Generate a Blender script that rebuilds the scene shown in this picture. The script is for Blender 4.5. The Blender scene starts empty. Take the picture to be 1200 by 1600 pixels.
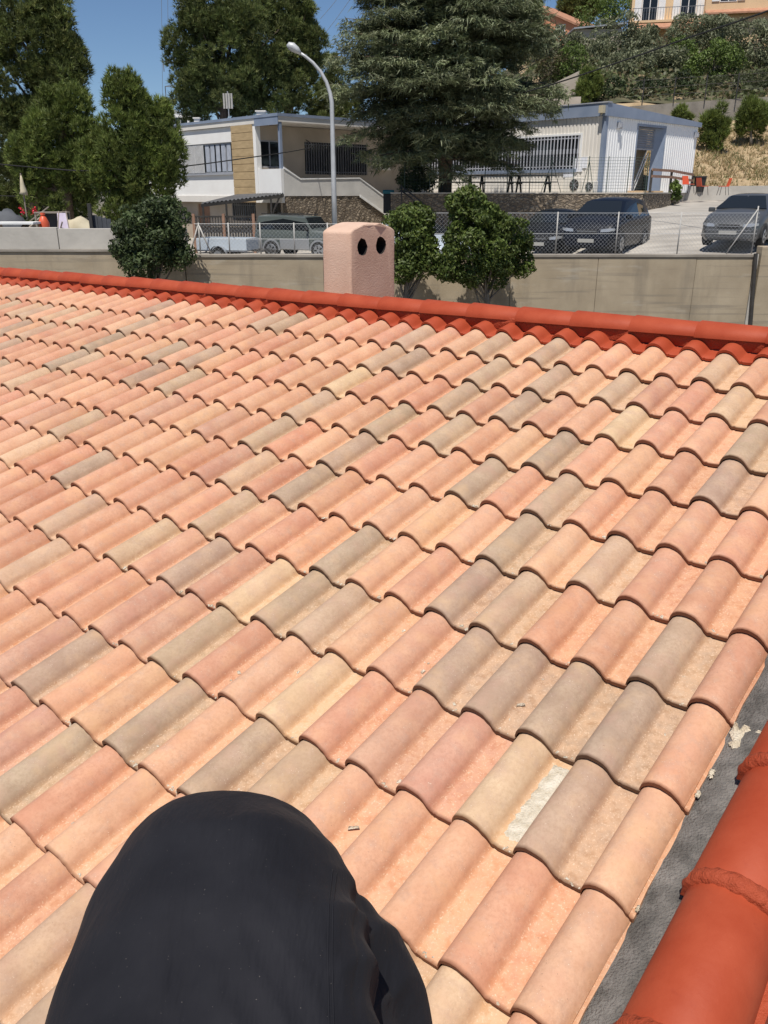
import bpy, bmesh, math, random
import numpy as np
from mathutils import Vector, Matrix

# ------------------------------------------------------------------ camera, sky, sun, exposure
SC = bpy.context.scene
COL = SC.collection
CAMZ = 1.72                       # eye height over the car park beyond the roof
PITCH = math.radians(21.0)
FPX = 1298.0                      # focal length in pixels of the 1200 x 1600 photograph
cam_d = bpy.data.cameras.new('camera'); cam = bpy.data.objects.new('camera', cam_d); COL.objects.link(cam)
cam.location = (0, 0, CAMZ); cam.rotation_euler = (math.pi/2 - PITCH, 0, 0)
cam_d.sensor_fit = 'VERTICAL'; cam_d.sensor_height = 36.0; cam_d.lens = FPX*36.0/1600.0
cam_d.clip_start = 0.05; cam_d.clip_end = 3000
SC.camera = cam

SUN_EL = math.radians(65.0)
SUN_H = Vector((-0.32, -0.947)).normalized()            # horizontal direction towards the sun
sun_dir = Vector((SUN_H.x*math.cos(SUN_EL), SUN_H.y*math.cos(SUN_EL), math.sin(SUN_EL)))
W = bpy.data.worlds.new('World'); SC.world = W; W.use_nodes = True
wn = W.node_tree; bg = wn.nodes['Background']
sky = wn.nodes.new('ShaderNodeTexSky'); sky.sky_type = 'NISHITA'; sky.sun_disc = False
sky.sun_elevation = SUN_EL; sky.sun_rotation = math.atan2(SUN_H.x, SUN_H.y)
sky.air_density = 1.0; sky.dust_density = 0.1; sky.ozone_density = 6.0; sky.altitude = 1500
wn.links.new(sky.outputs[0], bg.inputs[0]); bg.inputs[1].default_value = 0.078
sl = bpy.data.lights.new('sun', 'SUN'); sl.energy = 4.6; sl.angle = math.radians(0.5); sl.color = (1.0, 0.95, 0.87)
so = bpy.data.objects.new('sun', sl); COL.objects.link(so)
so.rotation_euler = sun_dir.to_track_quat('Z', 'Y').to_euler(); so.location = (0, 0, 30)
SC.view_settings.view_transform = 'Standard'; SC.view_settings.look = 'None'
SC.view_settings.exposure = 0.15; SC.view_settings.gamma = 1.0
SC.cycles.max_bounces = 6; SC.cycles.transparent_max_bounces = 8

rnd = random.Random(7)
RNG = np.random.default_rng(11)
CP, SP = math.cos(PITCH), math.sin(PITCH)

def at(px, py, Y):
    """Place seen at a photograph pixel, standing at ground distance Y."""
    a, b = (px-600)/FPX, (py-800)/FPX
    d = Vector((a, CP - b*SP, -SP - b*CP))
    return Vector((0, 0, CAMZ)) + d*(Y/d.y)

# ------------------------------------------------------------------ materials
def newmat(name):
    m = bpy.data.materials.new(name); m.use_nodes = True
    nt = m.node_tree; return m, nt, nt.nodes['Principled BSDF']
def N(nt, t, **k):
    n = nt.nodes.new(t)
    for a, b in k.items(): setattr(n, a, b)
    return n
def col4(c): return (c[0], c[1], c[2], 1)
MATS = {}
def pm(name, c1, c2=None, scale=3.0, rough=0.7, bump=0.0, bscale=None, metal=0.0, stretch=(1,1,1), spec=0.5, detail=6, coat=0):
    if name in MATS: return MATS[name]
    m, nt, bs = newmat(name); MATS[name] = m
    geo = N(nt, 'ShaderNodeNewGeometry'); mp = N(nt, 'ShaderNodeMapping'); mp.inputs['Scale'].default_value = stretch
    nt.links.new(geo.outputs['Position'], mp.inputs[0])
    bs.inputs['Roughness'].default_value = rough; bs.inputs['Metallic'].default_value = metal
    bs.inputs['Specular IOR Level'].default_value = spec; bs.inputs['Coat Weight'].default_value = coat
    bs.inputs['Coat Roughness'].default_value = 0.05
    if c2 is None: bs.inputs['Base Color'].default_value = col4(c1)
    else:
        no = N(nt, 'ShaderNodeTexNoise'); no.inputs['Scale'].default_value = scale; no.inputs['Detail'].default_value = detail
        rp = N(nt, 'ShaderNodeValToRGB'); rp.color_ramp.elements[0].position = 0.32; rp.color_ramp.elements[1].position = 0.68
        rp.color_ramp.elements[0].color = col4(c1); rp.color_ramp.elements[1].color = col4(c2)
        nt.links.new(mp.outputs[0], no.inputs['Vector']); nt.links.new(no.outputs['Fac'], rp.inputs[0])
        nt.links.new(rp.outputs[0], bs.inputs['Base Color'])
    if bump:
        nb = N(nt, 'ShaderNodeTexNoise'); nb.inputs['Scale'].default_value = bscale or scale*6; nb.inputs['Detail'].default_value = 5
        bu = N(nt, 'ShaderNodeBump'); bu.inputs['Strength'].default_value = min(1, bump); bu.inputs['Distance'].default_value = 0.02
        nt.links.new(mp.outputs[0], nb.inputs['Vector']); nt.links.new(nb.outputs['Fac'], bu.inputs['Height'])
        nt.links.new(bu.outputs[0], bs.inputs['Normal'])
    return m

def mix(nt, fac, a, b, mode='MIX'):
    n = N(nt, 'ShaderNodeMix', data_type='RGBA', blend_type=mode)
    if isinstance(fac, (int, float)): n.inputs[0].default_value = fac
    else: nt.links.new(fac, n.inputs[0])
    for v, i in ((a, 6), (b, 7)):
        if isinstance(v, tuple): n.inputs[i].default_value = col4(v)
        else: nt.links.new(v, n.inputs[i])
    return n.outputs[2]
def ramp(nt, src, p0, p1, c0=(0,0,0), c1=(1,1,1)):
    r = N(nt, 'ShaderNodeValToRGB'); e = r.color_ramp.elements
    e[0].position = p0; e[1].position = p1; e[0].color = col4(c0); e[1].color = col4(c1)
    nt.links.new(src, r.inputs[0]); return r.outputs[0]
def noise(nt, vec, scale, detail=5, rough=0.55):
    n = N(nt, 'ShaderNodeTexNoise'); n.inputs['Scale'].default_value = scale; n.inputs['Detail'].default_value = detail
    n.inputs['Roughness'].default_value = rough
    nt.links.new(vec, n.inputs['Vector']); return n.outputs['Fac']
def vmul(nt, vec, s):
    n = N(nt, 'ShaderNodeMapping'); n.inputs['Scale'].default_value = s; nt.links.new(vec, n.inputs[0]); return n.outputs[0]

def terracotta():
    m, nt, bs = newmat('terracotta'); MATS['terracotta'] = m
    geo = N(nt, 'ShaderNodeNewGeometry'); oi = N(nt, 'ShaderNodeObjectInfo'); at_ = N(nt, 'ShaderNodeAttribute', attribute_name='tint')
    uv = N(nt, 'ShaderNodeUVMap'); sep = N(nt, 'ShaderNodeSeparateXYZ'); nt.links.new(uv.outputs[0], sep.inputs[0])
    base = mix(nt, 1.0, oi.outputs['Color'], at_.outputs['Color'], 'MULTIPLY')
    sc = N(nt, 'ShaderNodeVectorMath', operation='SCALE'); sc.inputs['Scale'].default_value = 61.0; nt.links.new(base, sc.inputs[0])
    ad = N(nt, 'ShaderNodeVectorMath', operation='ADD'); nt.links.new(geo.outputs['Position'], ad.inputs[0]); nt.links.new(sc.outputs[0], ad.inputs[1])
    v = ad.outputs[0]
    big = noise(nt, v, 9, 2); fine = noise(nt, v, 85, 4, 0.75); grit = noise(nt, v, 260, 1, 0.6); blot = noise(nt, v, 24, 4, 0.65)
    dark = mix(nt, 1.0, base, (0.90, 0.86, 0.85), 'MULTIPLY'); light = mix(nt, 0.16, base, (0.80, 0.58, 0.40))
    c = mix(nt, ramp(nt, big, 0.34, 0.68), dark, light)
    c = mix(nt, ramp(nt, fine, 0.42, 0.72, (0,0,0), (0.6,0.6,0.6)), c, mix(nt, 1.0, base, (0.72, 0.65, 0.60), 'MULTIPLY'))
    # kiln blending: ochre, rose and smoke drifting through each tile
    vb = vmul(nt, v, (1.0, 1.0, 1.0)); k1 = noise(nt, vb, 7.5, 3, 0.6); ad2 = N(nt, 'ShaderNodeVectorMath', operation='ADD'); ad2.inputs[1].default_value = (31.7, 5.3, 17.1); nt.links.new(v, ad2.inputs[0]); k2 = noise(nt, ad2.outputs[0], 10, 3, 0.6)
    c = mix(nt, ramp(nt, k1, 0.50, 0.72, (0,0,0), (0.5,0.5,0.5)), c, mix(nt, 0.5, base, (0.70, 0.42, 0.20)))
    c = mix(nt, ramp(nt, k2, 0.52, 0.74, (0,0,0), (0.5,0.5,0.5)), c, mix(nt, 0.5, base, (0.50, 0.25, 0.19)))
    # grey-violet firing bloom in patches
    c = mix(nt, ramp(nt, blot, 0.50, 0.70, (0,0,0), (0.34,0.34,0.34)), c, (0.40, 0.27, 0.215))
    # mortar dust and ochre silt that has settled in the flat pan of each tile
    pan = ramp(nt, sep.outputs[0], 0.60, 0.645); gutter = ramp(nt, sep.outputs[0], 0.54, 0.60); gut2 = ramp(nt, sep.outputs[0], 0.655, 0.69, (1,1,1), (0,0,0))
    silt = N(nt, 'ShaderNodeMath', operation='MULTIPLY'); nt.links.new(pan, silt.inputs[0])
    nt.links.new(ramp(nt, blot, 0.36, 0.62, (0.18,0.18,0.18), (0.85,0.85,0.85)), silt.inputs[1])
    c = mix(nt, silt.outputs[0], c, mix(nt, 0.5, base, (0.66, 0.38, 0.20)))
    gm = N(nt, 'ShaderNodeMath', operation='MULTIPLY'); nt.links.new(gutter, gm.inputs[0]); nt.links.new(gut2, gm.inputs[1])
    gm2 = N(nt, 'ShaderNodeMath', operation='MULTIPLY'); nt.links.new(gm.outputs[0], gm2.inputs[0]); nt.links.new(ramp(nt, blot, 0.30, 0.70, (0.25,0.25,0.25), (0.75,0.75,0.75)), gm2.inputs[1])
    c = mix(nt, gm2.outputs[0], c, mix(nt, 1.0, base, (0.62, 0.47, 0.36), 'MULTIPLY'))       # darker brown band, broken by noise, along the groove beside the barrel
    # thin pale dust over the whole slope, in drifts
    c = mix(nt, ramp(nt, noise(nt, geo.outputs['Position'], 2.3, 4), 0.34, 0.70, (0.0,0.0,0.0), (0.17,0.17,0.17)), c, (0.60, 0.42, 0.29))
    # sand and brown grit lying in the pans
    sand = noise(nt, v, 150, 2, 0.7); stain = noise(nt, v, 30, 4, 0.65)
    ps = N(nt, 'ShaderNodeMath', operation='MULTIPLY'); nt.links.new(pan, ps.inputs[0]); nt.links.new(ramp(nt, stain, 0.50, 0.66, (0,0,0), (0.55,0.55,0.55)), ps.inputs[1])
    c = mix(nt, ps.outputs[0], c, mix(nt, 1.0, base, (0.80, 0.62, 0.46), 'MULTIPLY'))
    pg = N(nt, 'ShaderNodeMath', operation='MULTIPLY'); nt.links.new(pan, pg.inputs[0]); nt.links.new(ramp(nt, sand, 0.58, 0.68, (0,0,0), (0.55,0.55,0.55)), pg.inputs[1])
    c = mix(nt, pg.outputs[0], c, (0.74, 0.56, 0.40))
    # dried drips and specks of light mortar
    spk = N(nt, 'ShaderNodeMath', operation='MULTIPLY'); nt.links.new(ramp(nt, grit, 0.69, 0.74), spk.inputs[0])
    nt.links.new(ramp(nt, blot, 0.50, 0.64, (0.0,0.0,0.0), (0.8,0.8,0.8)), spk.inputs[1])
    c = mix(nt, spk.outputs[0], c, (0.78, 0.66, 0.50))
    pit = noise(nt, v, 120, 1); c = mix(nt, ramp(nt, pit, 0.20, 0.25, (0.5,0.5,0.5), (0,0,0)), c, (0.24, 0.14, 0.10))
    # nose edge, a much darker brown than the rest of the tile
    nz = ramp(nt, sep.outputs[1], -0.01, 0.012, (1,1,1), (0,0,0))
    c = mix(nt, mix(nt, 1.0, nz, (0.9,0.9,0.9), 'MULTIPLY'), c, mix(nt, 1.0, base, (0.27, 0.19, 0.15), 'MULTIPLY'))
    nt.links.new(c, bs.inputs['Base Color'])
    bs.inputs['Roughness'].default_value = 0.82; bs.inputs['Specular IOR Level'].default_value = 0.3
    bu = N(nt, 'ShaderNodeBump'); bu.inputs['Strength'].default_value = 0.35; bu.inputs['Distance'].default_value = 0.003
    h = N(nt, 'ShaderNodeMath', operation='ADD'); nt.links.new(fine, h.inputs[0]); nt.links.new(blot, h.inputs[1])
    nt.links.new(h.outputs[0], bu.inputs['Height']); nt.links.new(bu.outputs[0], bs.inputs['Normal'])
    return m
terracotta()

def redpaint():
    m, nt, bs = newmat('red_paint'); MATS['red_paint'] = m
    geo = N(nt, 'ShaderNodeNewGeometry'); v = geo.outputs['Position']
    c = mix(nt, ramp(nt, noise(nt, v, 6, 5), 0.35, 0.65), (0.325, 0.050, 0.019), (0.38, 0.070, 0.030))
    c = mix(nt, ramp(nt, noise(nt, v, 34, 6, 0.7), 0.58, 0.75, (0,0,0), (0.4,0.4,0.4)), c, (0.27, 0.040, 0.020))
    c = mix(nt, ramp(nt, noise(nt, vmul(nt, v, (1,1,1)), 180, 2), 0.73, 0.78, (0,0,0), (0.15,0.15,0.15)), c, (0.50, 0.26, 0.19))
    nt.links.new(c, bs.inputs['Base Color']); bs.inputs['Roughness'].default_value = 0.6; bs.inputs['Specular IOR Level'].default_value = 0.22
    bu = N(nt, 'ShaderNodeBump'); bu.inputs['Strength'].default_value = 0.25; bu.inputs['Distance'].default_value = 0.004
    nt.links.new(noise(nt, v, 45, 5, 0.65), bu.inputs['Height']); nt.links.new(bu.outputs[0], bs.inputs['Normal'])
    m2 = m.copy(); m2.name = 'red_mortar'; MATS['red_mortar'] = m2
    for n in m2.node_tree.nodes:
        if n.type == 'BUMP': n.inputs['Strength'].default_value = 0.9; n.inputs['Distance'].default_value = 0.015
redpaint()

def concrete_wall():
    m, nt, bs = newmat('cast_concrete'); MATS['cast_concrete'] = m
    geo = N(nt, 'ShaderNodeNewGeometry'); v = geo.outputs['Position']; sep = N(nt, 'ShaderNodeSeparateXYZ'); nt.links.new(v, sep.inputs[0])
    c = mix(nt, ramp(nt, noise(nt, v, 1.3, 6), 0.3, 0.7), (0.31, 0.25, 0.172), (0.415, 0.342, 0.242))
    strk = noise(nt, vmul(nt, v, (1.1, 1.1, 0.22)), 1.3, 5, 0.6)
    c = mix(nt, ramp(nt, strk, 0.52, 0.74, (0,0,0), (0.55,0.55,0.55)), c, (0.135, 0.115, 0.09))
    band = noise(nt, vmul(nt, v, (0.28, 0.28, 7.5)), 1.0, 4)
    c = mix(nt, ramp(nt, band, 0.54, 0.64, (0,0,0), (0.5,0.5,0.5)), c, (0.19, 0.165, 0.13))
    pale = noise(nt, vmul(nt, v, (0.5, 0.5, 2.0)), 2.0, 5)
    c = mix(nt, ramp(nt, pale, 0.60, 0.72, (0,0,0), (0.4,0.4,0.4)), c, (0.46, 0.42, 0.35))
    nt.links.new(c, bs.inputs['Base Color']); bs.inputs['Roughness'].default_value = 0.9
    bu = N(nt, 'ShaderNodeBump'); bu.inputs['Strength'].default_value = 0.4; bu.inputs['Distance'].default_value = 0.01
    nt.links.new(noise(nt, v, 30, 5), bu.inputs['Height']); nt.links.new(bu.outputs[0], bs.inputs['Normal'])
concrete_wall()

def rubble():
    m, nt, bs = newmat('rubble_stone'); MATS['rubble_stone'] = m
    geo = N(nt, 'ShaderNodeNewGeometry'); v = vmul(nt, geo.outputs['Position'], (4.5, 4.5, 8.0))
    dis = N(nt, 'ShaderNodeVectorMath', operation='ADD'); nz = N(nt, 'ShaderNodeTexNoise'); nz.inputs['Scale'].default_value = 1.5
    nt.links.new(v, nz.inputs['Vector']); nt.links.new(v, dis.inputs[0]); nt.links.new(nz.outputs['Color'], dis.inputs[1])
    vo = N(nt, 'ShaderNodeTexVoronoi', feature='DISTANCE_TO_EDGE'); vo.inputs['Scale'].default_value = 1.0
    vc = N(nt, 'ShaderNodeTexVoronoi'); vc.inputs['Scale'].default_value = 1.0
    nt.links.new(dis.outputs[0], vo.inputs['Vector']); nt.links.new(dis.outputs[0], vc.inputs['Vector'])
    hs = N(nt, 'ShaderNodeSeparateColor'); nt.links.new(vc.outputs['Color'], hs.inputs[0])
    c = mix(nt, hs.outputs[0], (0.20, 0.155, 0.11), (0.33, 0.27, 0.20))
    c = mix(nt, ramp(nt, vo.outputs['Distance'], 0.03, 0.12, (1,1,1), (0,0,0)), c, (0.13, 0.105, 0.08))
    nt.links.new(c, bs.inputs['Base Color']); bs.inputs['Roughness'].default_value = 0.95
    bu = N(nt, 'ShaderNodeBump'); bu.inputs['Strength'].default_value = 1.0; bu.inputs['Distance'].default_value = 0.06
    nt.links.new(ramp(nt, vo.outputs['Distance'], 0.0, 0.3), bu.inputs['Height']); nt.links.new(bu.outputs[0], bs.inputs['Normal'])
rubble()

def leafmat(name, rough=0.55, trans=0.3):
    m, nt, bs = newmat(name); MATS[name] = m
    a = N(nt, 'ShaderNodeAttribute', attribute_name='tint'); nt.links.new(a.outputs['Color'], bs.inputs['Base Color'])
    bs.inputs['Roughness'].default_value = rough; bs.inputs['Specular IOR Level'].default_value = 0.35
    tr = N(nt, 'ShaderNodeBsdfTranslucent'); nt.links.new(a.outputs['Color'], tr.inputs['Color'])
    ms = N(nt, 'ShaderNodeMixShader'); ms.inputs[0].default_value = trans
    out = nt.nodes['Material Output']
    nt.links.new(bs.outputs[0], ms.inputs[1]); nt.links.new(tr.outputs[0], ms.inputs[2]); nt.links.new(ms.outputs[0], out.inputs[0])
    return m
leafmat('leaf'); leafmat('needle', 0.6, 0.2)

def glassmat(name, col, rough=0.06):
    m = pm(name, col, rough=rough, spec=0.45); return m
pm('bark', (0.10,0.07,0.05), (0.19,0.14,0.10), 8, 0.95, 0.6)
pm('bark_grey', (0.13,0.11,0.09), (0.22,0.19,0.15), 9, 0.95, 0.5)
pm('plaster_pink', (0.55,0.365,0.27), (0.64,0.45,0.345), 4, 0.92, 0.26, 80)
pm('flue_dark', (0.012,0.010,0.009), rough=1.0)  # near-black colour stands in for the shade inside the flue holes
pm('cement_grey', (0.095,0.088,0.080), (0.23,0.212,0.195), 16, 0.9, 0.8, 150, detail=10)
pm('mortar_pale', (0.55,0.46,0.33), (0.80,0.72,0.58), 30, 0.95, 0.9, 120)
pm('mortar_white', (0.50,0.43,0.32), (0.72,0.66,0.55), 40, 0.95, 0.6, 160)
pm('zinc', (0.30,0.31,0.33), (0.42,0.43,0.45), 6, 0.5, 0.2, metal=0.3)
pm('galvanised', (0.40,0.41,0.42), (0.52,0.53,0.54), 5, 0.45, metal=0.35)
pm('lamp_grey', (0.45,0.46,0.47), (0.55,0.56,0.57), 3, 0.5, metal=0.2)
pm('post_white', (0.36,0.35,0.33), (0.47,0.45,0.42), 8, 0.6)
pm('post_green', (0.035,0.06,0.05), (0.05,0.08,0.065), 8, 0.6)
pm('dark_metal', (0.03,0.027,0.025), (0.055,0.05,0.045), 6, 0.55)
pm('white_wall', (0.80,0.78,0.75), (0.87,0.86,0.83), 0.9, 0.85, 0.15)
pm('grey_render', (0.58,0.56,0.52), (0.70,0.67,0.62), 1.4, 0.9, 0.3)
pm('white_cap', (0.80,0.79,0.76), (0.88,0.87,0.84), 3, 0.8)
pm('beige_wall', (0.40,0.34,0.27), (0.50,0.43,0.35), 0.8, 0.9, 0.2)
pm('cream_panel', (0.68,0.64,0.58), (0.79,0.75,0.69), 0.7, 0.6)
pm('white_panel', (0.80,0.80,0.80), (0.87,0.87,0.86), 0.7, 0.55)
pm('panel_shadow_joint', (0.36,0.33,0.29), rough=0.8)
pm('blue_fascia', (0.19,0.235,0.32), (0.26,0.305,0.39), 1.1, 0.5)
pm('tan_board', (0.40,0.285,0.15), (0.50,0.365,0.20), 2.5, 0.75, stretch=(1,1,4))
pm('blind', (0.34,0.37,0.43), (0.46,0.49,0.55), 3, 0.8)
pm('frame_dark', (0.03,0.032,0.036), rough=0.5)
pm('frame_pale', (0.30,0.31,0.34), (0.38,0.39,0.42), 3, 0.5)
pm('bar_pale', (0.44,0.45,0.50), (0.54,0.55,0.60), 3, 0.5)
pm('bar_grey', (0.16,0.165,0.18), (0.22,0.225,0.24), 3, 0.5)
glassmat('glass_dark', (0.012,0.014,0.017))
glassmat('glass_car', (0.014,0.017,0.020), 0.04)
pm('shutter', (0.17,0.19,0.23), (0.22,0.24,0.29), 2, 0.5)
pm('room_wall', (0.42,0.38,0.33), rough=0.9)
pm('asphalt', (0.11,0.105,0.10), (0.17,0.16,0.15), 2.5, 0.95, 0.4)
pm('street_soil', (0.15,0.13,0.10), (0.24,0.21,0.165), 1.5, 0.95, 0.5)
pm('ramp_concrete', (0.27,0.245,0.215), (0.46,0.425,0.375), 0.55, 0.9, 0.6, 9, stretch=(1,2.2,1))
pm('terrace', (0.36,0.33,0.28), (0.46,0.42,0.36), 1.2, 0.95, 0.3)
pm('dry_slope', (0.27,0.19,0.105), (0.44,0.335,0.205), 1.2, 1.0, 0.8, 9)
pm('block_wall', (0.40,0.375,0.335), (0.52,0.49,0.44), 1.2, 0.95, 0.4)
pm('block_wall_old', (0.21,0.185,0.155), (0.33,0.295,0.25), 1.0, 0.95, 0.5)
pm('house_orange', (0.58,0.24,0.125), (0.66,0.29,0.16), 0.6, 0.9)
pm('house_yellow', (0.66,0.46,0.27), (0.74,0.53,0.32), 0.6, 0.9)
pm('far_white', (0.72,0.71,0.70), (0.80,0.79,0.78), 0.3, 0.9)
pm('roof_tile_far', (0.36,0.17,0.10), (0.46,0.24,0.15), 3, 0.9, 0.6)
pm('shutter_white', (0.70,0.69,0.68), (0.78,0.77,0.76), 3, 0.7)
pm('steel_far', (0.16,0.17,0.18), rough=0.6)
pm('tyre', (0.012,0.012,0.012), (0.022,0.022,0.022), 9, 0.85)
pm('rim', (0.40,0.41,0.42), rough=0.35, metal=0.7)
pm('plastic_black', (0.018,0.018,0.019), (0.028,0.028,0.029), 9, 0.6)
pm('plate', (0.36,0.35,0.32), rough=0.5)
pm('lamp_lens', (0.42,0.43,0.44), rough=0.15, metal=0.4)
pm('lamp_amber', (0.65,0.22,0.03), rough=0.2)
pm('lamp_red', (0.30,0.02,0.015), rough=0.2)
pm('paint_black', (0.006,0.007,0.009), rough=0.4, spec=0.2, coat=0.12)
pm('paint_navy', (0.006,0.008,0.014), rough=0.4, spec=0.2, coat=0.15)
pm('paint_graphite', (0.085,0.088,0.092), rough=0.4, metal=0.3, coat=0.4)
pm('paint_green', (0.085,0.100,0.094), rough=0.4, coat=0.5)
pm('paint_silver', (0.40,0.41,0.42), rough=0.35, metal=0.5, coat=0.6)
pm('paint_ice', (0.50,0.56,0.62), rough=0.3, coat=0.8)
pm('wood_grey', (0.24,0.20,0.165), (0.34,0.29,0.24), 4, 0.9)
pm('orange_plastic', (0.62,0.10,0.04), rough=0.45)
pm('lilac_cloth', (0.46,0.40,0.50), (0.56,0.50,0.60), 4, 0.9)
pm('cream_cloth', (0.42,0.36,0.25), (0.52,0.46,0.33), 3, 0.9)
pm('tarp_grey', (0.05,0.055,0.065), (0.10,0.105,0.115), 2, 0.8)
pm('awning_grey', (0.095,0.095,0.10), (0.145,0.145,0.15), 1.5, 0.7)
pm('flower_red', (0.70,0.02,0.05), rough=0.7)
pm('green_bin', (0.02,0.16,0.20), rough=0.5)
pm('brick_brown', (0.26,0.15,0.10), (0.34,0.20,0.14), 4, 0.9)
pm('skin', (0.36,0.19,0.13), (0.44,0.25,0.17), 12, 0.55)
pm('hair_dark', (0.015,0.011,0.009), (0.03,0.022,0.018), 40, 0.6, 0.8, 90)
pm('denim', (0.035,0.045,0.075), (0.055,0.065,0.10), 14, 0.9, 0.5, 200)
pm('shoe', (0.04,0.035,0.03), (0.07,0.06,0.05), 12, 0.8)
pm('paper', (0.72,0.73,0.80), (0.80,0.81,0.86), 20, 0.9)
pm('rope_dark', (0.012,0.012,0.012), rough=0.8)

# ------------------------------------------------------------------ object helpers
def tag(o, label=None, cat=None, group=None, kind=None):
    if label: o['label'] = label
    if cat: o['category'] = cat
    if group: o['group'] = group
    if kind: o['kind'] = kind
    return o
def thing(name, loc, label, cat, group=None, rz=0.0):
    o = bpy.data.objects.new(name, None); o.empty_display_size = 0.2; COL.objects.link(o)
    o.location = loc; o.rotation_euler = (0, 0, rz)
    return tag(o, label, cat, group)
def rootloc(p):
    v = Vector((0, 0, 0))
    while p is not None: v += p.location; p = p.parent
    return v
def link(name, me, parent=None, mat=None):
    o = bpy.data.objects.new(name, me); COL.objects.link(o)
    if mat is not None and not me.materials: me.materials.append(MATS[mat] if isinstance(mat, str) else mat)
    if parent is not None: o.parent = parent
    return o

class MB:
    def __init__(s): s.v = []; s.f = []; s.mi = []
    def add(s, vs, fs, M=None, mi=0):
        b = len(s.v)
        for p in vs:
            p = Vector(p); s.v.append(M @ p if M is not None else p)
        for f in fs: s.f.append([b+i for i in f]); s.mi.append(mi)
        return s
    def box(s, x0, x1, y0, y1, z0, z1, M=None, mi=0):
        return s.add([(x0,y0,z0),(x1,y0,z0),(x1,y1,z0),(x0,y1,z0),(x0,y0,z1),(x1,y0,z1),(x1,y1,z1),(x0,y1,z1)],
            [(0,3,2,1),(4,5,6,7),(0,1,5,4),(1,2,6,5),(2,3,7,6),(3,0,4,7)], M, mi)
    def bar(s, a, b, w, h=None, up=(0,0,1), mi=0):
        a, b = Vector(a), Vector(b); h = h or w; d = (b-a); L = d.length; d.normalize()
        x = d.cross(Vector(up))
        if x.length < 1e-4: x = d.cross(Vector((1,0,0)))
        x.normalize(); y = x.cross(d)
        M = Matrix((( x.x, d.x, y.x, a.x), (x.y, d.y, y.y, a.y), (x.z, d.z, y.z, a.z), (0,0,0,1)))
        return s.box(-w/2, w/2, 0, L, -h/2, h/2, M, mi)
    def tube(s, pts, r, n=8, mi=0, cap=True):
        pts = [Vector(p) for p in pts]; k = len(pts); rs = r if isinstance(r, (list, tuple)) else [r]*k
        b = len(s.v); prev = None
        for i, p in enumerate(pts):
            d = (pts[min(i+1,k-1)] - pts[max(i-1,0)]).normalized()
            if prev is None: x = d.cross(Vector((0,0,1)) if abs(d.z) < 0.9 else Vector((1,0,0))).normalized()
            else: x = (prev - d*prev.dot(d)).normalized()
            prev = x; y = d.cross(x)
            for j in range(n):
                a = 2*math.pi*j/n; s.v.append(p + (x*math.cos(a) + y*math.sin(a))*rs[i])
        for i in range(k-1):
            for j in range(n):
                s.f.append([b+i*n+j, b+i*n+(j+1)%n, b+(i+1)*n+(j+1)%n, b+(i+1)*n+j]); s.mi.append(mi)
        if cap:
            s.f.append([b+j for j in range(n)][::-1]); s.mi.append(mi)
            s.f.append([b+(k-1)*n+j for j in range(n)]); s.mi.append(mi)
        return s
    def prism(s, poly, h0, h1, M=None, mi=0):      # polygon in xy, extruded in z
        n = len(poly); vs = [(x,y,h0) for x,y in poly] + [(x,y,h1) for x,y in poly]
        fs = [list(range(n))[::-1], list(range(n,2*n))] + [(i,(i+1)%n,n+(i+1)%n,n+i) for i in range(n)]
        return s.add(vs, fs, M, mi)
    def grid(s, P, mi=0, close=False):              # P[i][j] points
        b = len(s.v); R_, C_ = len(P), len(P[0])
        for row in P:
            for p in row: s.v.append(Vector(p))
        for i in range(R_-1):
            for j in range(C_ if close else C_-1):
                s.f.append([b+i*C_+j, b+i*C_+(j+1)%C_, b+(i+1)*C_+(j+1)%C_, b+(i+1)*C_+j]); s.mi.append(mi)
        return s
    def mesh(s, name, mats, off=Vector((0,0,0)), smooth=False):
        me = bpy.data.meshes.new(name); me.from_pydata([tuple(p-off) for p in s.v], [], s.f)
        for m in (mats if isinstance(mats, (list, tuple)) else [mats]): me.materials.append(MATS[m])
        me.polygons.foreach_set('material_index', s.mi)
        if smooth: me.polygons.foreach_set('use_smooth', [True]*len(s.f))
        me.update(); return me
    def build(s, name, mats, parent=None, smooth=False, local=False, bevel=0):
        off = Vector((0,0,0)) if local else rootloc(parent)
        o = link(name, s.mesh(name, mats, off, smooth), parent)
        if bevel:
            b = o.modifiers.new('bevel', 'BEVEL'); b.width = bevel; b.segments = 2; b.limit_method = 'ANGLE'
        return o
def single(mb, name, mats, label, cat, group=None, smooth=False, kind=None, bevel=0):
    """a thing made of one mesh, origin at the middle of its foot"""
    c = sum(mb.v, Vector((0,0,0)))/len(mb.v); c.z = min(p.z for p in mb.v)
    o = link(name, mb.mesh(name, mats, c, smooth)); o.location = c
    if bevel:
        b = o.modifiers.new('bevel', 'BEVEL'); b.width = bevel; b.segments = 2; b.limit_method = 'ANGLE'
    return tag(o, label, cat, group, kind)
def structure(mb, name, mats, smooth=False):
    o = link(name, mb.mesh(name, mats, Vector((0,0,0)), smooth)); o['kind'] = 'structure'; return o
def frame(o, t):
    """x along t, y into the building (to the left-hand side turned inwards), z up"""
    t = Vector((t[0], t[1], 0)).normalized(); n = Vector((-t.y, t.x, 0))
    return Matrix(((t.x, n.x, 0, o[0]), (t.y, n.y, 0, o[1]), (0, 0, 1, o[2] if len(o) > 2 else 0), (0, 0, 0, 1)))

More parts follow.
